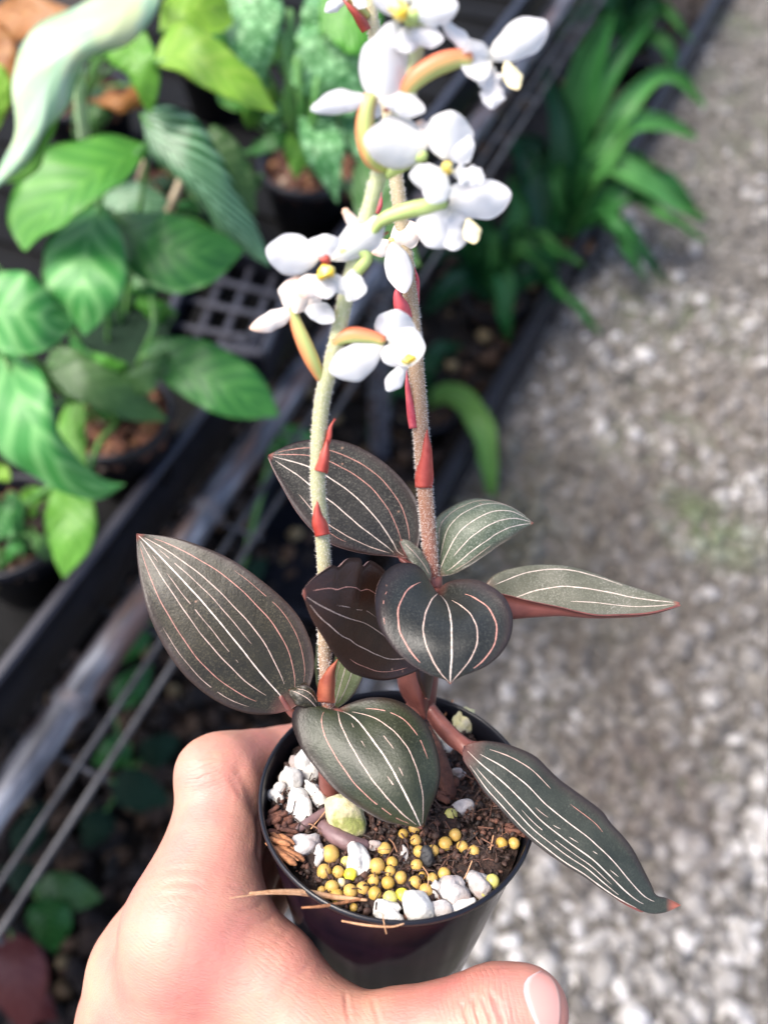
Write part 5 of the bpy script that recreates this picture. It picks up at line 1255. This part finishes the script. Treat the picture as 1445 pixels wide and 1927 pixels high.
sheet('leaf_sheath', [(-1, [(802, 1120), (796, 1085), (770, 1058), (748, 1045)], [.2095, .2105, .2110, .2115]), (0, [(810, 1128), (800, 1098), (780, 1072), (750, 1050)], [.2088, .2085, .2090, .2110]), (1, [(816, 1130), (812, 1110), (806, 1100), (752, 1056)], [.2090, .2095, .2100, .2112])], [M['under'], M['under'], M['under']])

# red bracts clasping the stalks
def bract(rows, mat='bract', label=None):
    lf = Leaf(rows, 22, 9, False, 0.0004)
    o = lf.build('bract', [M[mat], M[mat], M[mat]], orch, 0.0003)
    if label: o['label'] = label
def clasp(pts, wpx, dep, mat='bract'):
    """bract around a stalk: pixel centreline base to tip, widest near its base"""
    c = cat(pts, 12); dirs = np.gradient(c, axis=0); dirs /= np.linalg.norm(dirs, axis=1, keepdims=True)
    nr = np.stack([-dirs[:, 1], dirs[:, 0]], 1); t = np.linspace(0, 1, 12)
    wd = wpx / 2 * np.clip((1 - t ** 1.7) * (1.0 + 0.25 * t), 0.03, 1.3) * (1 + 0.06 * np.sin(t * 11 + pts[0][0]))
    c = c + nr * (np.sin(t * 5 + pts[0][1]) * t * wpx * 0.10)[:, None]
    d = prof(dep, 12)
    bract([(-1, (c + nr * wd[:, None]).tolist(), list(d + wd * d / FPX * 0.9)), (0, c.tolist(), list(d)), (1, (c - nr * wd[:, None]).tolist(), list(d + wd * d / FPX * 0.9))], mat)
clasp([(607, 1008), (602, 985), (597, 962), (594, 943)], 30, [.1838, .1832, .1828, .1822])
clasp([(604, 888), (611, 862), (614, 845), (614, 826)], 24, [.1785, .1775, .1772, .1772])
clasp([(612, 842), (618, 825), (622, 805), (632, 788)], 12, [.1780, .1775, .1772, .1768])
clasp([(612, 1322), (615, 1295), (622, 1265), (632, 1240)], 36, [.1990, .1975, .1965, .1955], 'bract_brown')
clasp([(797, 918), (798, 885), (804, 850), (806, 808)], 34, [.2030, .2012, .2000, .1995])
clasp([(778, 806), (773, 770), (768, 730), (764, 695)], 18, [.1990, .1978, .1965, .1952], 'bract_pink')
clasp([(764, 600), (755, 575), (747, 555), (745, 533)], 30, [.1905, .1885, .1878, .1875], 'bract_pink')
clasp([(780, 575), (783, 550), (784, 525), (778, 503)], 16, [.1925, .1915, .1905, .1895], 'bract_pink')
clasp([(708, 402), (714, 388), (717, 375), (719, 362)], 11, [.183, .1826, .1824, .182], 'bract_pink')
clasp([(690, 58), (678, 38), (664, 18), (645, -2)], 20, [.1735, .1715, .170, .1695])
clasp([(703, 462), (712, 450), (722, 440), (730, 436)], 14, [.1665, .164, .163, .162])

# ---- flowers: curved ovary as the part, petals, lip and column as its pieces
def petal(fl, base, tip, wpx, d0, d1, cup=0.0012, mat='petal', name='petal', fat=0.62, bend=0.0, arch=0.0, ruffle=0.00014, seed=0, point=1.6):
    a, b = np.array(base, float), np.array(tip, float)
    dr = b - a; L_ = np.linalg.norm(dr); dr /= L_; nr = np.array([-dr[1], dr[0]])
    t = 0.5 - 0.5 * np.cos(np.linspace(0, math.pi, 22))
    c = a + dr * (L_ * t)[:, None] + nr * (bend * 4 * t * (1 - t))[:, None]
    tt = t ** (math.log(0.5) / math.log(fat))
    wd = wpx / 2 * np.clip(np.sqrt(np.clip(1 - (2 * tt - 1) ** 2, 0, 1)) ** 1.05, 0.015, 1)
    wd = wd * (0.95 - 0.22 * np.clip((t - 0.62) / 0.38, 0, 1) ** 1.5 * point) * (1 + 0.02 * np.sin(t * 9 + seed))
    wd[0] = wpx * 0.07
    d = d0 + (d1 - d0) * t - arch * 4 * t * (1 - t)
    lf = Leaf([(-1, (c + nr * wd[:, None]).tolist(), list(d + cup * wd / (wpx / 2))), (0, c.tolist(), list(d)), (1, (c - nr * wd[:, None]).tolist(), list(d + cup * wd / (wpx / 2)))], 34, 13, False, 0, ruffle, seed)
    return lf.build(name, [M[mat]], fl, 0.00012)
def blob(fl, px, py, d, wx, wy, mat, name, seed):
    r = np.random.default_rng(seed); c = P(px, py, d)
    V = lumpy(ICO3[0], r, 0.8, 1.5)
    s = d / FPX * 0.66
    V = c + V[:, :1] * RT * wx * s / 2 + V[:, 1:2] * UP * wy * s / 2 + V[:, 2:] * FW * min(wx, wy) * s / 2
    return mesh(name, V, ICO3[1], M[mat], fl)
def flower(label, ov, rad, mat='ovary'):
    o, _, _ = tube('flower', [P(*q) for q in ov], [0.86 * x for x in rad], mat, orch, 18, 12)
    o['label'] = label
    return o
f = flower('white flower with spread wings on the left at the top', [(722, 318, .1565), (700, 300, .154), (688, 260, .152), (688, 215, .150), (698, 180, .149)], [0.0010, 0.0020, 0.0023, 0.0020, 0.0014])
petal(f, (715, 195), (728, 58), 102, .149, .146, .003, fat=0.55, seed=1)
petal(f, (705, 188), (584, 206), 48, .1485, .147, .0015, fat=0.6, seed=2, bend=6)
petal(f, (715, 190), (800, 208), 50, .1485, .148, .0015, fat=0.62, seed=3, bend=-4)
petal(f, (712, 188), (690, 225), 40, .1495, .151, .001, seed=4)
blob(f, 728, 207, .1505, 22, 12, 'bract', 'column', 5)
f = flower('white flower with yellow centre cut by the top edge', [(792, 20, .146), (780, 30, .1445), (768, 40, .1435)], [0.0010, 0.0017, 0.0012], 'ovary_green')
petal(f, (765, 25), (862, 8), 74, .1435, .142, .002, seed=6)
petal(f, (760, 30), (715, -30), 70, .1435, .142, .002, seed=7)
petal(f, (760, 50), (770, 100), 60, .1445, .145, .002, seed=8)
petal(f, (765, 60), (835, 75), 46, .1445, .145, .001, seed=9)
petal(f, (745, 35), (725, 110), 60, .1455, .147, .002, seed=10)
petal(f, (770, 5), (800, -50), 60, .1445, .144, .002, seed=101)
blob(f, 748, 16, .141, 44, 40, 'yellow', 'column', 11)
f = flower('white flower with long yellow green neck at upper right', [(758, 190, .1515), (775, 155, .149), (815, 125, .1475), (862, 110, .147), (885, 112, .147)], [0.0012, 0.0021, 0.0023, 0.0022, 0.0014])
petal(f, (915, 102), (832, 38), 34, .147, .146, .001, bend=-8, seed=12)
petal(f, (918, 112), (1030, 42), 78, .1465, .1445, .0025, fat=0.62, seed=13)
petal(f, (925, 110), (866, 118), 82, .1465, .147, -.004, fat=0.5, seed=14)
petal(f, (928, 130), (925, 205), 50, .1465, .1455, .001, name='lip', fat=0.6, ruffle=0.0009, seed=15)
petal(f, (930, 125), (905, 165), 44, .1465, .146, .001, seed=16)
petal(f, (950, 115), (975, 168), 36, .1462, .1455, .001, 'cream', 'column', seed=17)
f = flower('white flower with yellow heart at the middle right', [(730, 330, .157), (750, 312, .1545), (775, 298, .1525), (800, 292, .1515)], [0.0010, 0.0018, 0.0018, 0.0012], 'ovary_green')
petal(f, (805, 275), (684, 262), 108, .1505, .1475, .003, fat=0.52, seed=18)
petal(f, (835, 300), (852, 208), 98, .150, .147, .0025, fat=0.55, seed=19)
petal(f, (830, 285), (892, 268), 74, .150, .149, .0015, seed=20)
petal(f, (835, 320), (770, 332), 54, .1495, .149, .001, bend=-6, seed=21)
petal(f, (838, 325), (808, 382), 60, .1495, .1485, .0012, seed=22)
petal(f, (850, 325), (912, 335), 46, .149, .148, .001, name='lip', ruffle=0.0006, seed=23)
petal(f, (805, 260), (785, 228), 40, .151, .152, .001, 'petal_cream', seed=231)
blob(f, 843, 318, .1475, 40, 34, 'yellow', 'column', 24)
f = flower('white flower on a green neck pointing right above the leaf', [(700, 440, .1605), (718, 415, .1585), (760, 398, .157), (815, 386, .156), (838, 384, .1558)], [0.0010, 0.0015, 0.0018, 0.0018, 0.0012], 'ovary_green')
petal(f, (842, 390), (962, 364), 82, .1555, .1535, .0025, fat=0.62, seed=25)
petal(f, (845, 390), (805, 465), 92, .1555, .154, .0025, fat=0.62, seed=26)
petal(f, (850, 395), (855, 472), 70, .155, .1545, .002, ruffle=0.0007, name='lip', seed=27)
petal(f, (848, 388), (885, 348), 50, .156, .156, .001, seed=28)
petal(f, (880, 410), (894, 458), 36, .1545, .1535, .001, 'cream', 'column', seed=29)
f = flower('white flower with orange and yellow heart at left', [(652, 545, .1665), (668, 515, .1645), (690, 485, .163), (672, 470, .162), (640, 475, .1615)], [0.0010, 0.0015, 0.0016, 0.0014, 0.0010], 'ovary_green')
petal(f, (600, 488), (500, 470), 86, .161, .159, .0025, fat=0.55, seed=30)
petal(f, (612, 495), (615, 440), 78, .1612, .160, .002, seed=31)
petal(f, (625, 490), (722, 412), 74, .161, .159, .0025, fat=0.62, seed=32)
petal(f, (610, 520), (560, 555), 50, .1605, .160, .001, 'petal_cream', seed=33)
petal(f, (618, 525), (690, 548), 58, .1605, .160, .001, name='lip', ruffle=0.0007, seed=34)
petal(f, (608, 520), (618, 562), 50, .1603, .1595, .001, seed=35)
blob(f, 612, 490, .1592, 24, 22, 'bract', 'column', 36)
blob(f, 611, 514, .1585, 44, 34, 'yellow', 'column', 37)
f = flower('cream flower on a thick orange neck at lower left', [(603, 712, .1735), (588, 680, .171), (568, 635, .1685), (553, 595, .167), (552, 575, .166)], [0.0012, 0.0020, 0.0021, 0.0017, 0.0012])
petal(f, (556, 580), (470, 619), 40, .1658, .164, .0012, 'petal_cream', fat=0.55, bend=-4, seed=38)
petal(f, (566, 576), (630, 604), 44, .1658, .165, .001, fat=0.6, bend=-5, seed=39)
petal(f, (558, 590), (560, 518), 74, .165, .163, .003, fat=0.55, seed=40, mat='petal_cream')
petal(f, (570, 570), (602, 545), 44, .1655, .165, .001, 'petal_cream', seed=41)
f = flower('white flower on an orange neck between the two stalks', [(628, 668, .1712), (634, 642, .1695), (662, 630, .1685), (700, 634, .168), (722, 642, .1678)], [0.0010, 0.0017, 0.0021, 0.0018, 0.0012])
petal(f, (722, 650), (620, 700), 76, .1675, .166, .002, fat=0.62, seed=42, bend=-5)
petal(f, (738, 645), (748, 582), 84, .1672, .165, .003, fat=0.52, seed=43)
petal(f, (730, 650), (800, 655), 80, .167, .1655, -.002, fat=0.55, seed=44)
petal(f, (752, 655), (722, 682), 50, .167, .167, .001, seed=45)
petal(f, (768, 680), (728, 736), 36, .1665, .166, .001, name='lip', fat=0.66, seed=46)
blob(f, 764, 678, .1645, 34, 26, 'yellow', 'column', 47)
f = flower('fading cream flower on the right stalk behind the others', [(762, 480, .190), (745, 462, .188), (735, 450, .187)], [0.0010, 0.0015, 0.0010])
petal(f, (735, 452), (792, 430), 60, .1865, .185, .002, 'petal_cream', fat=0.55, seed=48)
petal(f, (738, 455), (762, 552), 56, .1862, .1845, .0015, fat=0.55, seed=49)
petal(f, (732, 452), (700, 478), 40, .1865, .186, .001, 'petal_cream', seed=50)
f = flower('white flower tip at the very top left of the stalks', [(692, 30, .1745), (668, 5, .172), (650, -15, .171)], [0.0010, 0.0014, 0.0010])
petal(f, (655, -8), (611, 22), 28, .170, .169, .001, fat=0.6, seed=51)
petal(f, (660, -5), (690, 12), 26, .170, .169, .001, seed=52)
petal(f, (652, -10), (640, -60), 50, .170, .169, .001, seed=53)
bd, _, _ = tube('flower_bud', [P(682, 440, .1635), P(662, 415, .162), P(648, 395, .161)], [0.0010, 0.0014, 0.0007], 'petal_cream', orch, 12, 10)
bd['label'] = 'orange tipped bud above the left flower'

# ================================================================ THE HAND
def C3(px, py, d, r): return (P(px, py, d), r)
def PFr(th, s, rad, r): return (PF(th, s, rad), r)
#   index, middle, ring, little, thumb and palm as chains of (centre, radius)
iM = C3(352, 1748, .2010, .0136); iP = C3(417, 1464, .2230, .0116)
index = [iM, C3(400, 1600, .2120, .0122), iP, C3(515, 1440, .2395, .0100), PFr(100, .024, .0430, .0086), PFr(72, .030, .0420, .0076)]
mM = C3(290, 1830, .2200, .0140)
middle = [mM, PFr(176, .031, .0500, .0118), PFr(142, .030, .0475, .0105), PFr(100, .032, .0425, .0090), PFr(66, .034, .0415, .0078)]
rM = C3(262, 1905, .2350, .0135)
ring = [rM, PFr(178, .047, .0465, .0112), PFr(140, .046, .0435, .0100), PFr(100, .047, .0390, .0086), PFr(66, .048, .0385, .0074)]
lM = C3(262, 1975, .2470, .0122)
little = [lM, PFr(182, .062, .0430, .0098), PFr(145, .061, .0400, .0088), PFr(105, .061, .0360, .0076), PFr(80, .061, .0355, .0066)]
thumb = [C3(395, 2110, .2050, .0175), C3(618, 1990, .1925, .0132), C3(760, 1968, .1890, .0112), C3(862, 1948, .1872, .0110), C3(940, 1914, .1862, .0105), C3(995, 1898, .1858, .0094)]
web = [C3(600, 1975, .1945, .0110), C3(512, 1842, .1985, .0112), C3(420, 1745, .2030, .0112)]
wr = P(235, 2330, .2250)
palm = [[(wr, .022), iM], [(wr, .022), mM], [(wr + vec(.006, 0, -.012), .021), rM], [(wr + vec(.008, 0, -.02), .020), lM], [(wr, .022), thumb[0]],
        [C3(430, 1930, .2100, .0150), C3(330, 1860, .2150, .0150)], [C3(400, 2040, .2120, .0170), C3(300, 1960, .2200, .0160)]]
fore = [(wr, .024), (P(170, 2750, .2150), .028)]
def cone(p, a, b):
    (pa, ra), (pb, rb) = a, b
    ab = pb - pa; t = np.clip(((p - pa) @ ab) / (ab @ ab), 0, 1)
    return np.linalg.norm(p - pa - t[..., None] * ab, axis=-1) - (ra + t * (rb - ra))
def smin(a, b, k):
    h = np.clip(0.5 + 0.5 * (b - a) / k, 0, 1)
    return b + (a - b) * h - k * h * (1 - h)
def chain(p, c, k=0.003):
    d = None
    for a, b in zip(c[:-1], c[1:]):
        q = cone(p, a, b); d = q if d is None else smin(d, q, k)
    return d
def hand_sdf(p):
    d = None
    for c in palm:
        q = chain(p, c); d = q if d is None else smin(d, q, 0.012)
    d = smin(d, chain(p, fore, .01), 0.012)
    fing = chain(p, index, .004)
    fing = smin(fing, cone(p, C3(385, 1450, .2190, .0078), C3(470, 1434, .2325, .0084)), .004)
    for c in (middle, ring, little): fing = smin(fing, chain(p, c, .004), 0.0016)
    d = smin(d, fing, 0.013)
    d = smin(d, smin(chain(p, thumb, .005), chain(p, web, .006), 0.010), 0.010)
    # knuckle and pad shaping
    for ctr, rad, amt in ((P(395, 1440, .2155), .006, .0001), (P(300, 1745, .1950), .009, .0002), (P(880, 1930, .1770), .007, .0004)):
        d = d - amt * np.exp(-((p - ctr) ** 2).sum(-1) / (rad * rad))
    # press against the pot
    q = p - PC; s = -(q @ PA); rad = np.linalg.norm(q + s[..., None] * PA, axis=-1)
    wall = np.maximum(rad - (POT_R + 0.0004 + (POT_RB - POT_R) * np.clip(s, 0, POT_H) / POT_H), np.maximum(-s - .0005, s - POT_H))
    return np.maximum(d, -(wall - 0.0001))
def surface_nets(fn, lo, hi, h):
    nx = [int(math.ceil((hi[i] - lo[i]) / h)) + 1 for i in range(3)]
    ax = [lo[i] + h * np.arange(nx[i]) for i in range(3)]
    f_ = np.empty(nx, np.float32)
    for i in range(nx[0]):
        Y, Z = np.meshgrid(ax[1], ax[2], indexing='ij')
        f_[i] = fn(np.stack([np.full_like(Y, ax[0][i]), Y, Z], -1))
    ins = f_ < 0
    cs = [(a, b, c) for a in (0, 1) for b in (0, 1) for c in (0, 1)]
    def sl(A, o): return A[o[0]:A.shape[0] - 1 + o[0], o[1]:A.shape[1] - 1 + o[1], o[2]:A.shape[2] - 1 + o[2]]
    cnt = sum(sl(ins, o).astype(np.int8) for o in cs)
    act = (cnt > 0) & (cnt < 8)
    ijk = np.argwhere(act)
    acc = np.zeros((len(ijk), 3)); num = np.zeros(len(ijk))
    val = {o: sl(f_, o)[act] for o in cs}
    for a in cs:
        for axis in range(3):
            if a[axis]: continue
            b = list(a); b[axis] = 1; b = tuple(b)
            va, vb = val[a], val[b]; x = (va < 0) != (vb < 0)
            t = np.where(x, va / np.where(x, va - vb, 1), 0)
            pt = np.tile(np.array(a, float), (len(ijk), 1)); pt[:, axis] += t
            acc[x] += pt[x]; num[x] += 1
    V = (ijk + acc / num[:, None]) * h + np.array(lo)
    idx = np.full(act.shape, -1, np.int64); idx[act] = np.arange(len(ijk))
    Q = []
    for axis in range(3):
        u, v = [(1, 2), (2, 0), (0, 1)][axis]
        A = np.take(ins, range(ins.shape[axis] - 1), axis); B = np.take(ins, range(1, ins.shape[axis]), axis)
        for s_, mk in ((1, A & ~B), (-1, ~A & B)):
            e = np.argwhere(mk)
            e = e[(e[:, u] > 0) & (e[:, v] > 0) & (e[:, u] < ins.shape[u] - 1) & (e[:, v] < ins.shape[v] - 1)]
            if not len(e): continue
            def at(du, dv):
                k = e.copy(); k[:, u] -= du; k[:, v] -= dv; return idx[k[:, 0], k[:, 1], k[:, 2]]
            q = np.stack([at(1, 1), at(0, 1), at(0, 0), at(1, 0)], 1)
            Q.append(q if s_ > 0 else q[:, ::-1])
    return V, np.vstack(Q)
allc = np.array([c[0] for ch in (index, middle, ring, little, thumb, web, fore) for c in ch])
HV, HF = surface_nets(hand_sdf, allc.min(0) - .03, allc.max(0) + .03, 0.0012)
# relax, then pull back on to the surface
def relax(V, F, it):
    e = np.vstack([F[:, [0, 1]], F[:, [1, 2]], F[:, [2, 3]], F[:, [3, 0]]]); e = np.vstack([e, e[:, ::-1]])
    cntv = np.bincount(e[:, 0], minlength=len(V))[:, None]
    for _ in range(it):
        s = np.zeros_like(V)
        for k in range(3): s[:, k] = np.bincount(e[:, 0], V[e[:, 1], k], len(V))
        V = 0.5 * V + 0.5 * s / cntv
    return V
HV = relax(HV, HF, 3)
def trace(px, py, d0=.15):
    px, py = np.atleast_1d(px).astype(float), np.atleast_1d(py).astype(float)
    r = (px[:, None] - CX) / FPX * RT - (py[:, None] - CY) / FPX * UP + FW
    ln = np.linalg.norm(r, axis=1); d = np.full(len(px), d0)
    for _ in range(40):
        d = d + hand_sdf(CAM + r * d[:, None]) * 0.85 / ln
    return d
# refine the skin and press the folds of knuckles, thumb and web into it
def subdiv(V, F):
    e = np.vstack([F[:, [0, 1]], F[:, [1, 2]], F[:, [2, 3]], F[:, [3, 0]]])
    key = np.sort(e, 1); k1 = key[:, 0].astype(np.int64) * len(V) + key[:, 1]
    u_, inv = np.unique(k1, return_inverse=True)
    mid = (V[u_ // len(V)] + V[u_ % len(V)]) / 2
    n0, n1, m = len(V), len(u_), len(F)
    V2 = np.vstack([V, mid, V[F].mean(1)])
    E = inv.reshape(4, m).T + n0; c = np.arange(m) + n0 + n1
    F2 = np.vstack([np.stack([F[:, a], E[:, a], c, E[:, (a - 1) % 4]], 1) for a in range(4)])
    return V2, F2
co, cf = HV, HF
for _ in range(2):
    co, cf = subdiv(co, cf); co = relax(co, cf, 2)
nvx = len(co)
fn_ = np.cross(co[cf[:, 2]] - co[cf[:, 0]], co[cf[:, 3]] - co[cf[:, 1]])
no = np.stack([sum(np.bincount(cf[:, k], fn_[:, a], nvx) for k in range(4)) for a in range(3)], 1)
no /= np.linalg.norm(no, axis=1, keepdims=True) + 1e-15
dsp = np.zeros(nvx)
FOLDS = [([(436, 1437), (452, 1458), (470, 1488), (486, 1530)], .0022, .0005), ([(486, 1530), (490, 1575), (486, 1620)], .0016, .0006), ([(425, 1450), (444, 1478), (456, 1505)], .0008, .00012),
 ([(372, 1432), (392, 1424), (412, 1425)], .0006, .00012), ([(366, 1452), (392, 1440), (418, 1440)], .0006, .00012), ([(362, 1474), (386, 1462), (414, 1460)], .0006, .00012), ([(358, 1492), (380, 1484), (402, 1484)], .0006, .0001),
 ([(868, 1880), (872, 1905), (882, 1935)], .0005, .0003), ([(888, 1868), (894, 1895), (908, 1935)], .0006, .0004), ([(905, 1872), (914, 1900), (928, 1935)], .0005, .0003), ([(924, 1862), (934, 1890), (950, 1935)], .0006, .0004), ([(940, 1876), (948, 1900), (954, 1920)], .0005, .0002),
 ([(1022, 1816), (990, 1834), (976, 1858), (984, 1892), (1001, 1928), (1018, 1960)], .0009, .0007),
 ([(498, 1700), (470, 1712), (446, 1716)], .0007, .00014), ([(520, 1722), (492, 1738), (462, 1744)], .0007, .00014), ([(548, 1752), (520, 1772), (488, 1780)], .0007, .00012), ([(480, 1668), (452, 1672), (430, 1668)], .0007, .0001), ([(590, 1812), (560, 1836), (530, 1850)], .0007, .0001),
 ([(300, 1668), (340, 1660), (390, 1668)], .0007, .0001), ([(290, 1690), (335, 1684), (380, 1690)], .0007, .0001), ([(305, 1640), (345, 1636), (395, 1640)], .0007, .00008), ([(700, 1875), (706, 1900), (716, 1935)], .0006, .0002), ([(650, 1865), (652, 1895), (660, 1930)], .0006, .0002)]
rgh = np.random.default_rng(19)
for pl, wd_, am in FOLDS:
    q = cat(pl, 14); dq = trace(q[:, 0], q[:, 1])
    q3 = np.array([P(a, b, c) for (a, b), c in zip(q, dq)])
    if np.abs(np.diff(q3, axis=0)).max() > 0.012: continue
    lo_, hi_ = q3.min(0) - wd_ * 3, q3.max(0) + wd_ * 3
    sel = np.where(((co > lo_) & (co < hi_)).all(1))[0]
    if not len(sel): continue
    best = np.full(len(sel), 9.0); tt_ = np.zeros(len(sel))
    for k_, (a, b) in enumerate(zip(q3[:-1], q3[1:])):
        ab = b - a; t_ = np.clip(((co[sel] - a) @ ab) / (ab @ ab + 1e-15), 0, 1)
        dd_ = np.linalg.norm(co[sel] - a - t_[:, None] * ab, axis=1)
        m_ = dd_ < best; best[m_] = dd_[m_]; tt_[m_] = (k_ + t_[m_]) / (len(q3) - 1)
    fade = np.clip(np.minimum(tt_, 1 - tt_) * 5, 0, 1)
    dsp[sel] -= am * fade * np.exp(-(best / wd_) ** 2) - 0.35 * am * fade * np.exp(-((best - 2 * wd_) / wd_) ** 2)
for fr_, am in ((90, .00030), (210, .00010), (700, .00004)):   # soft unevenness
    kk = rgh.normal(size=(6, 3)) * fr_; ph = rgh.uniform(0, 6.3, 6)
    dsp += am * np.sin(co @ kk.T + ph).mean(1) * 1.6
co = co + no * dsp[:, None]
hm = bpy.data.meshes.new('hand')
hm.vertices.add(nvx); hm.vertices.foreach_set('co', co.ravel())
hm.loops.add(len(cf) * 4); hm.loops.foreach_set('vertex_index', cf.ravel().astype(np.int32))
hm.polygons.add(len(cf)); hm.polygons.foreach_set('loop_start', np.arange(0, len(cf) * 4, 4, dtype=np.int32))
hm.polygons.foreach_set('use_smooth', np.full(len(cf), True))
hm.materials.append(M['skin']); hm.update(calc_edges=True)
hand = bpy.data.objects.new('hand', hm); COL.objects.link(hand)
tag(hand, 'bare left hand gripping the small black pot, thumb in front', 'hand')
# thumb nail laid on the thumb's surface
nv_, nu_ = 16, 12
prox = cat([(1018, 1826), (992, 1840), (984, 1862), (992, 1892), (1008, 1928), (1026, 1955)], nu_)
dist_ = cat([(1028, 1832), (1042, 1846), (1052, 1870), (1054, 1905), (1050, 1935), (1042, 1958)], nu_)
V = []; UVn = []
gx = np.array([prox * (1 - i / (nv_ - 1)) + dist_ * i / (nv_ - 1) for i in range(nv_)]).reshape(-1, 2)
gd = trace(gx[:, 0], gx[:, 1])
for i in range(nv_):
    t = i / (nv_ - 1)
    for j in range(nu_):
        q = P(*gx[i * nu_ + j], gd[i * nu_ + j]); e = 1 - abs(2 * j / (nu_ - 1) - 1)
        V.append((q, 0.00008 + 0.00022 * min(1, e * 3) * min(1, t * 4 + .2))); UVn.append((j / (nu_ - 1), t))
top = [q - unit(q - CAM) * h for q, h in V]; bot = [q + unit(q - CAM) * 0.0006 for q, h in V]
F = []
o_ = len(top)
for i in range(nv_ - 1):
    for j in range(nu_ - 1):
        a = i * nu_ + j; q = (a, a + 1, a + nu_ + 1, a + nu_)
        F.append(q); F.append(tuple(x + o_ for x in reversed(q)))
    for j in (0, nu_ - 1):
        a = i * nu_ + j; F.append((a, a + nu_, a + nu_ + o_, a + o_))
for i in (0, nv_ - 1):
    for j in range(nu_ - 1):
        a = i * nu_ + j; F.append((a, a + 1, a + 1 + o_, a + o_))
nl = mesh('thumbnail', top + bot, F, M['nail'], hand, None, True, UVn + UVn)
nl['label'] = 'pink thumbnail with pale band along its base'
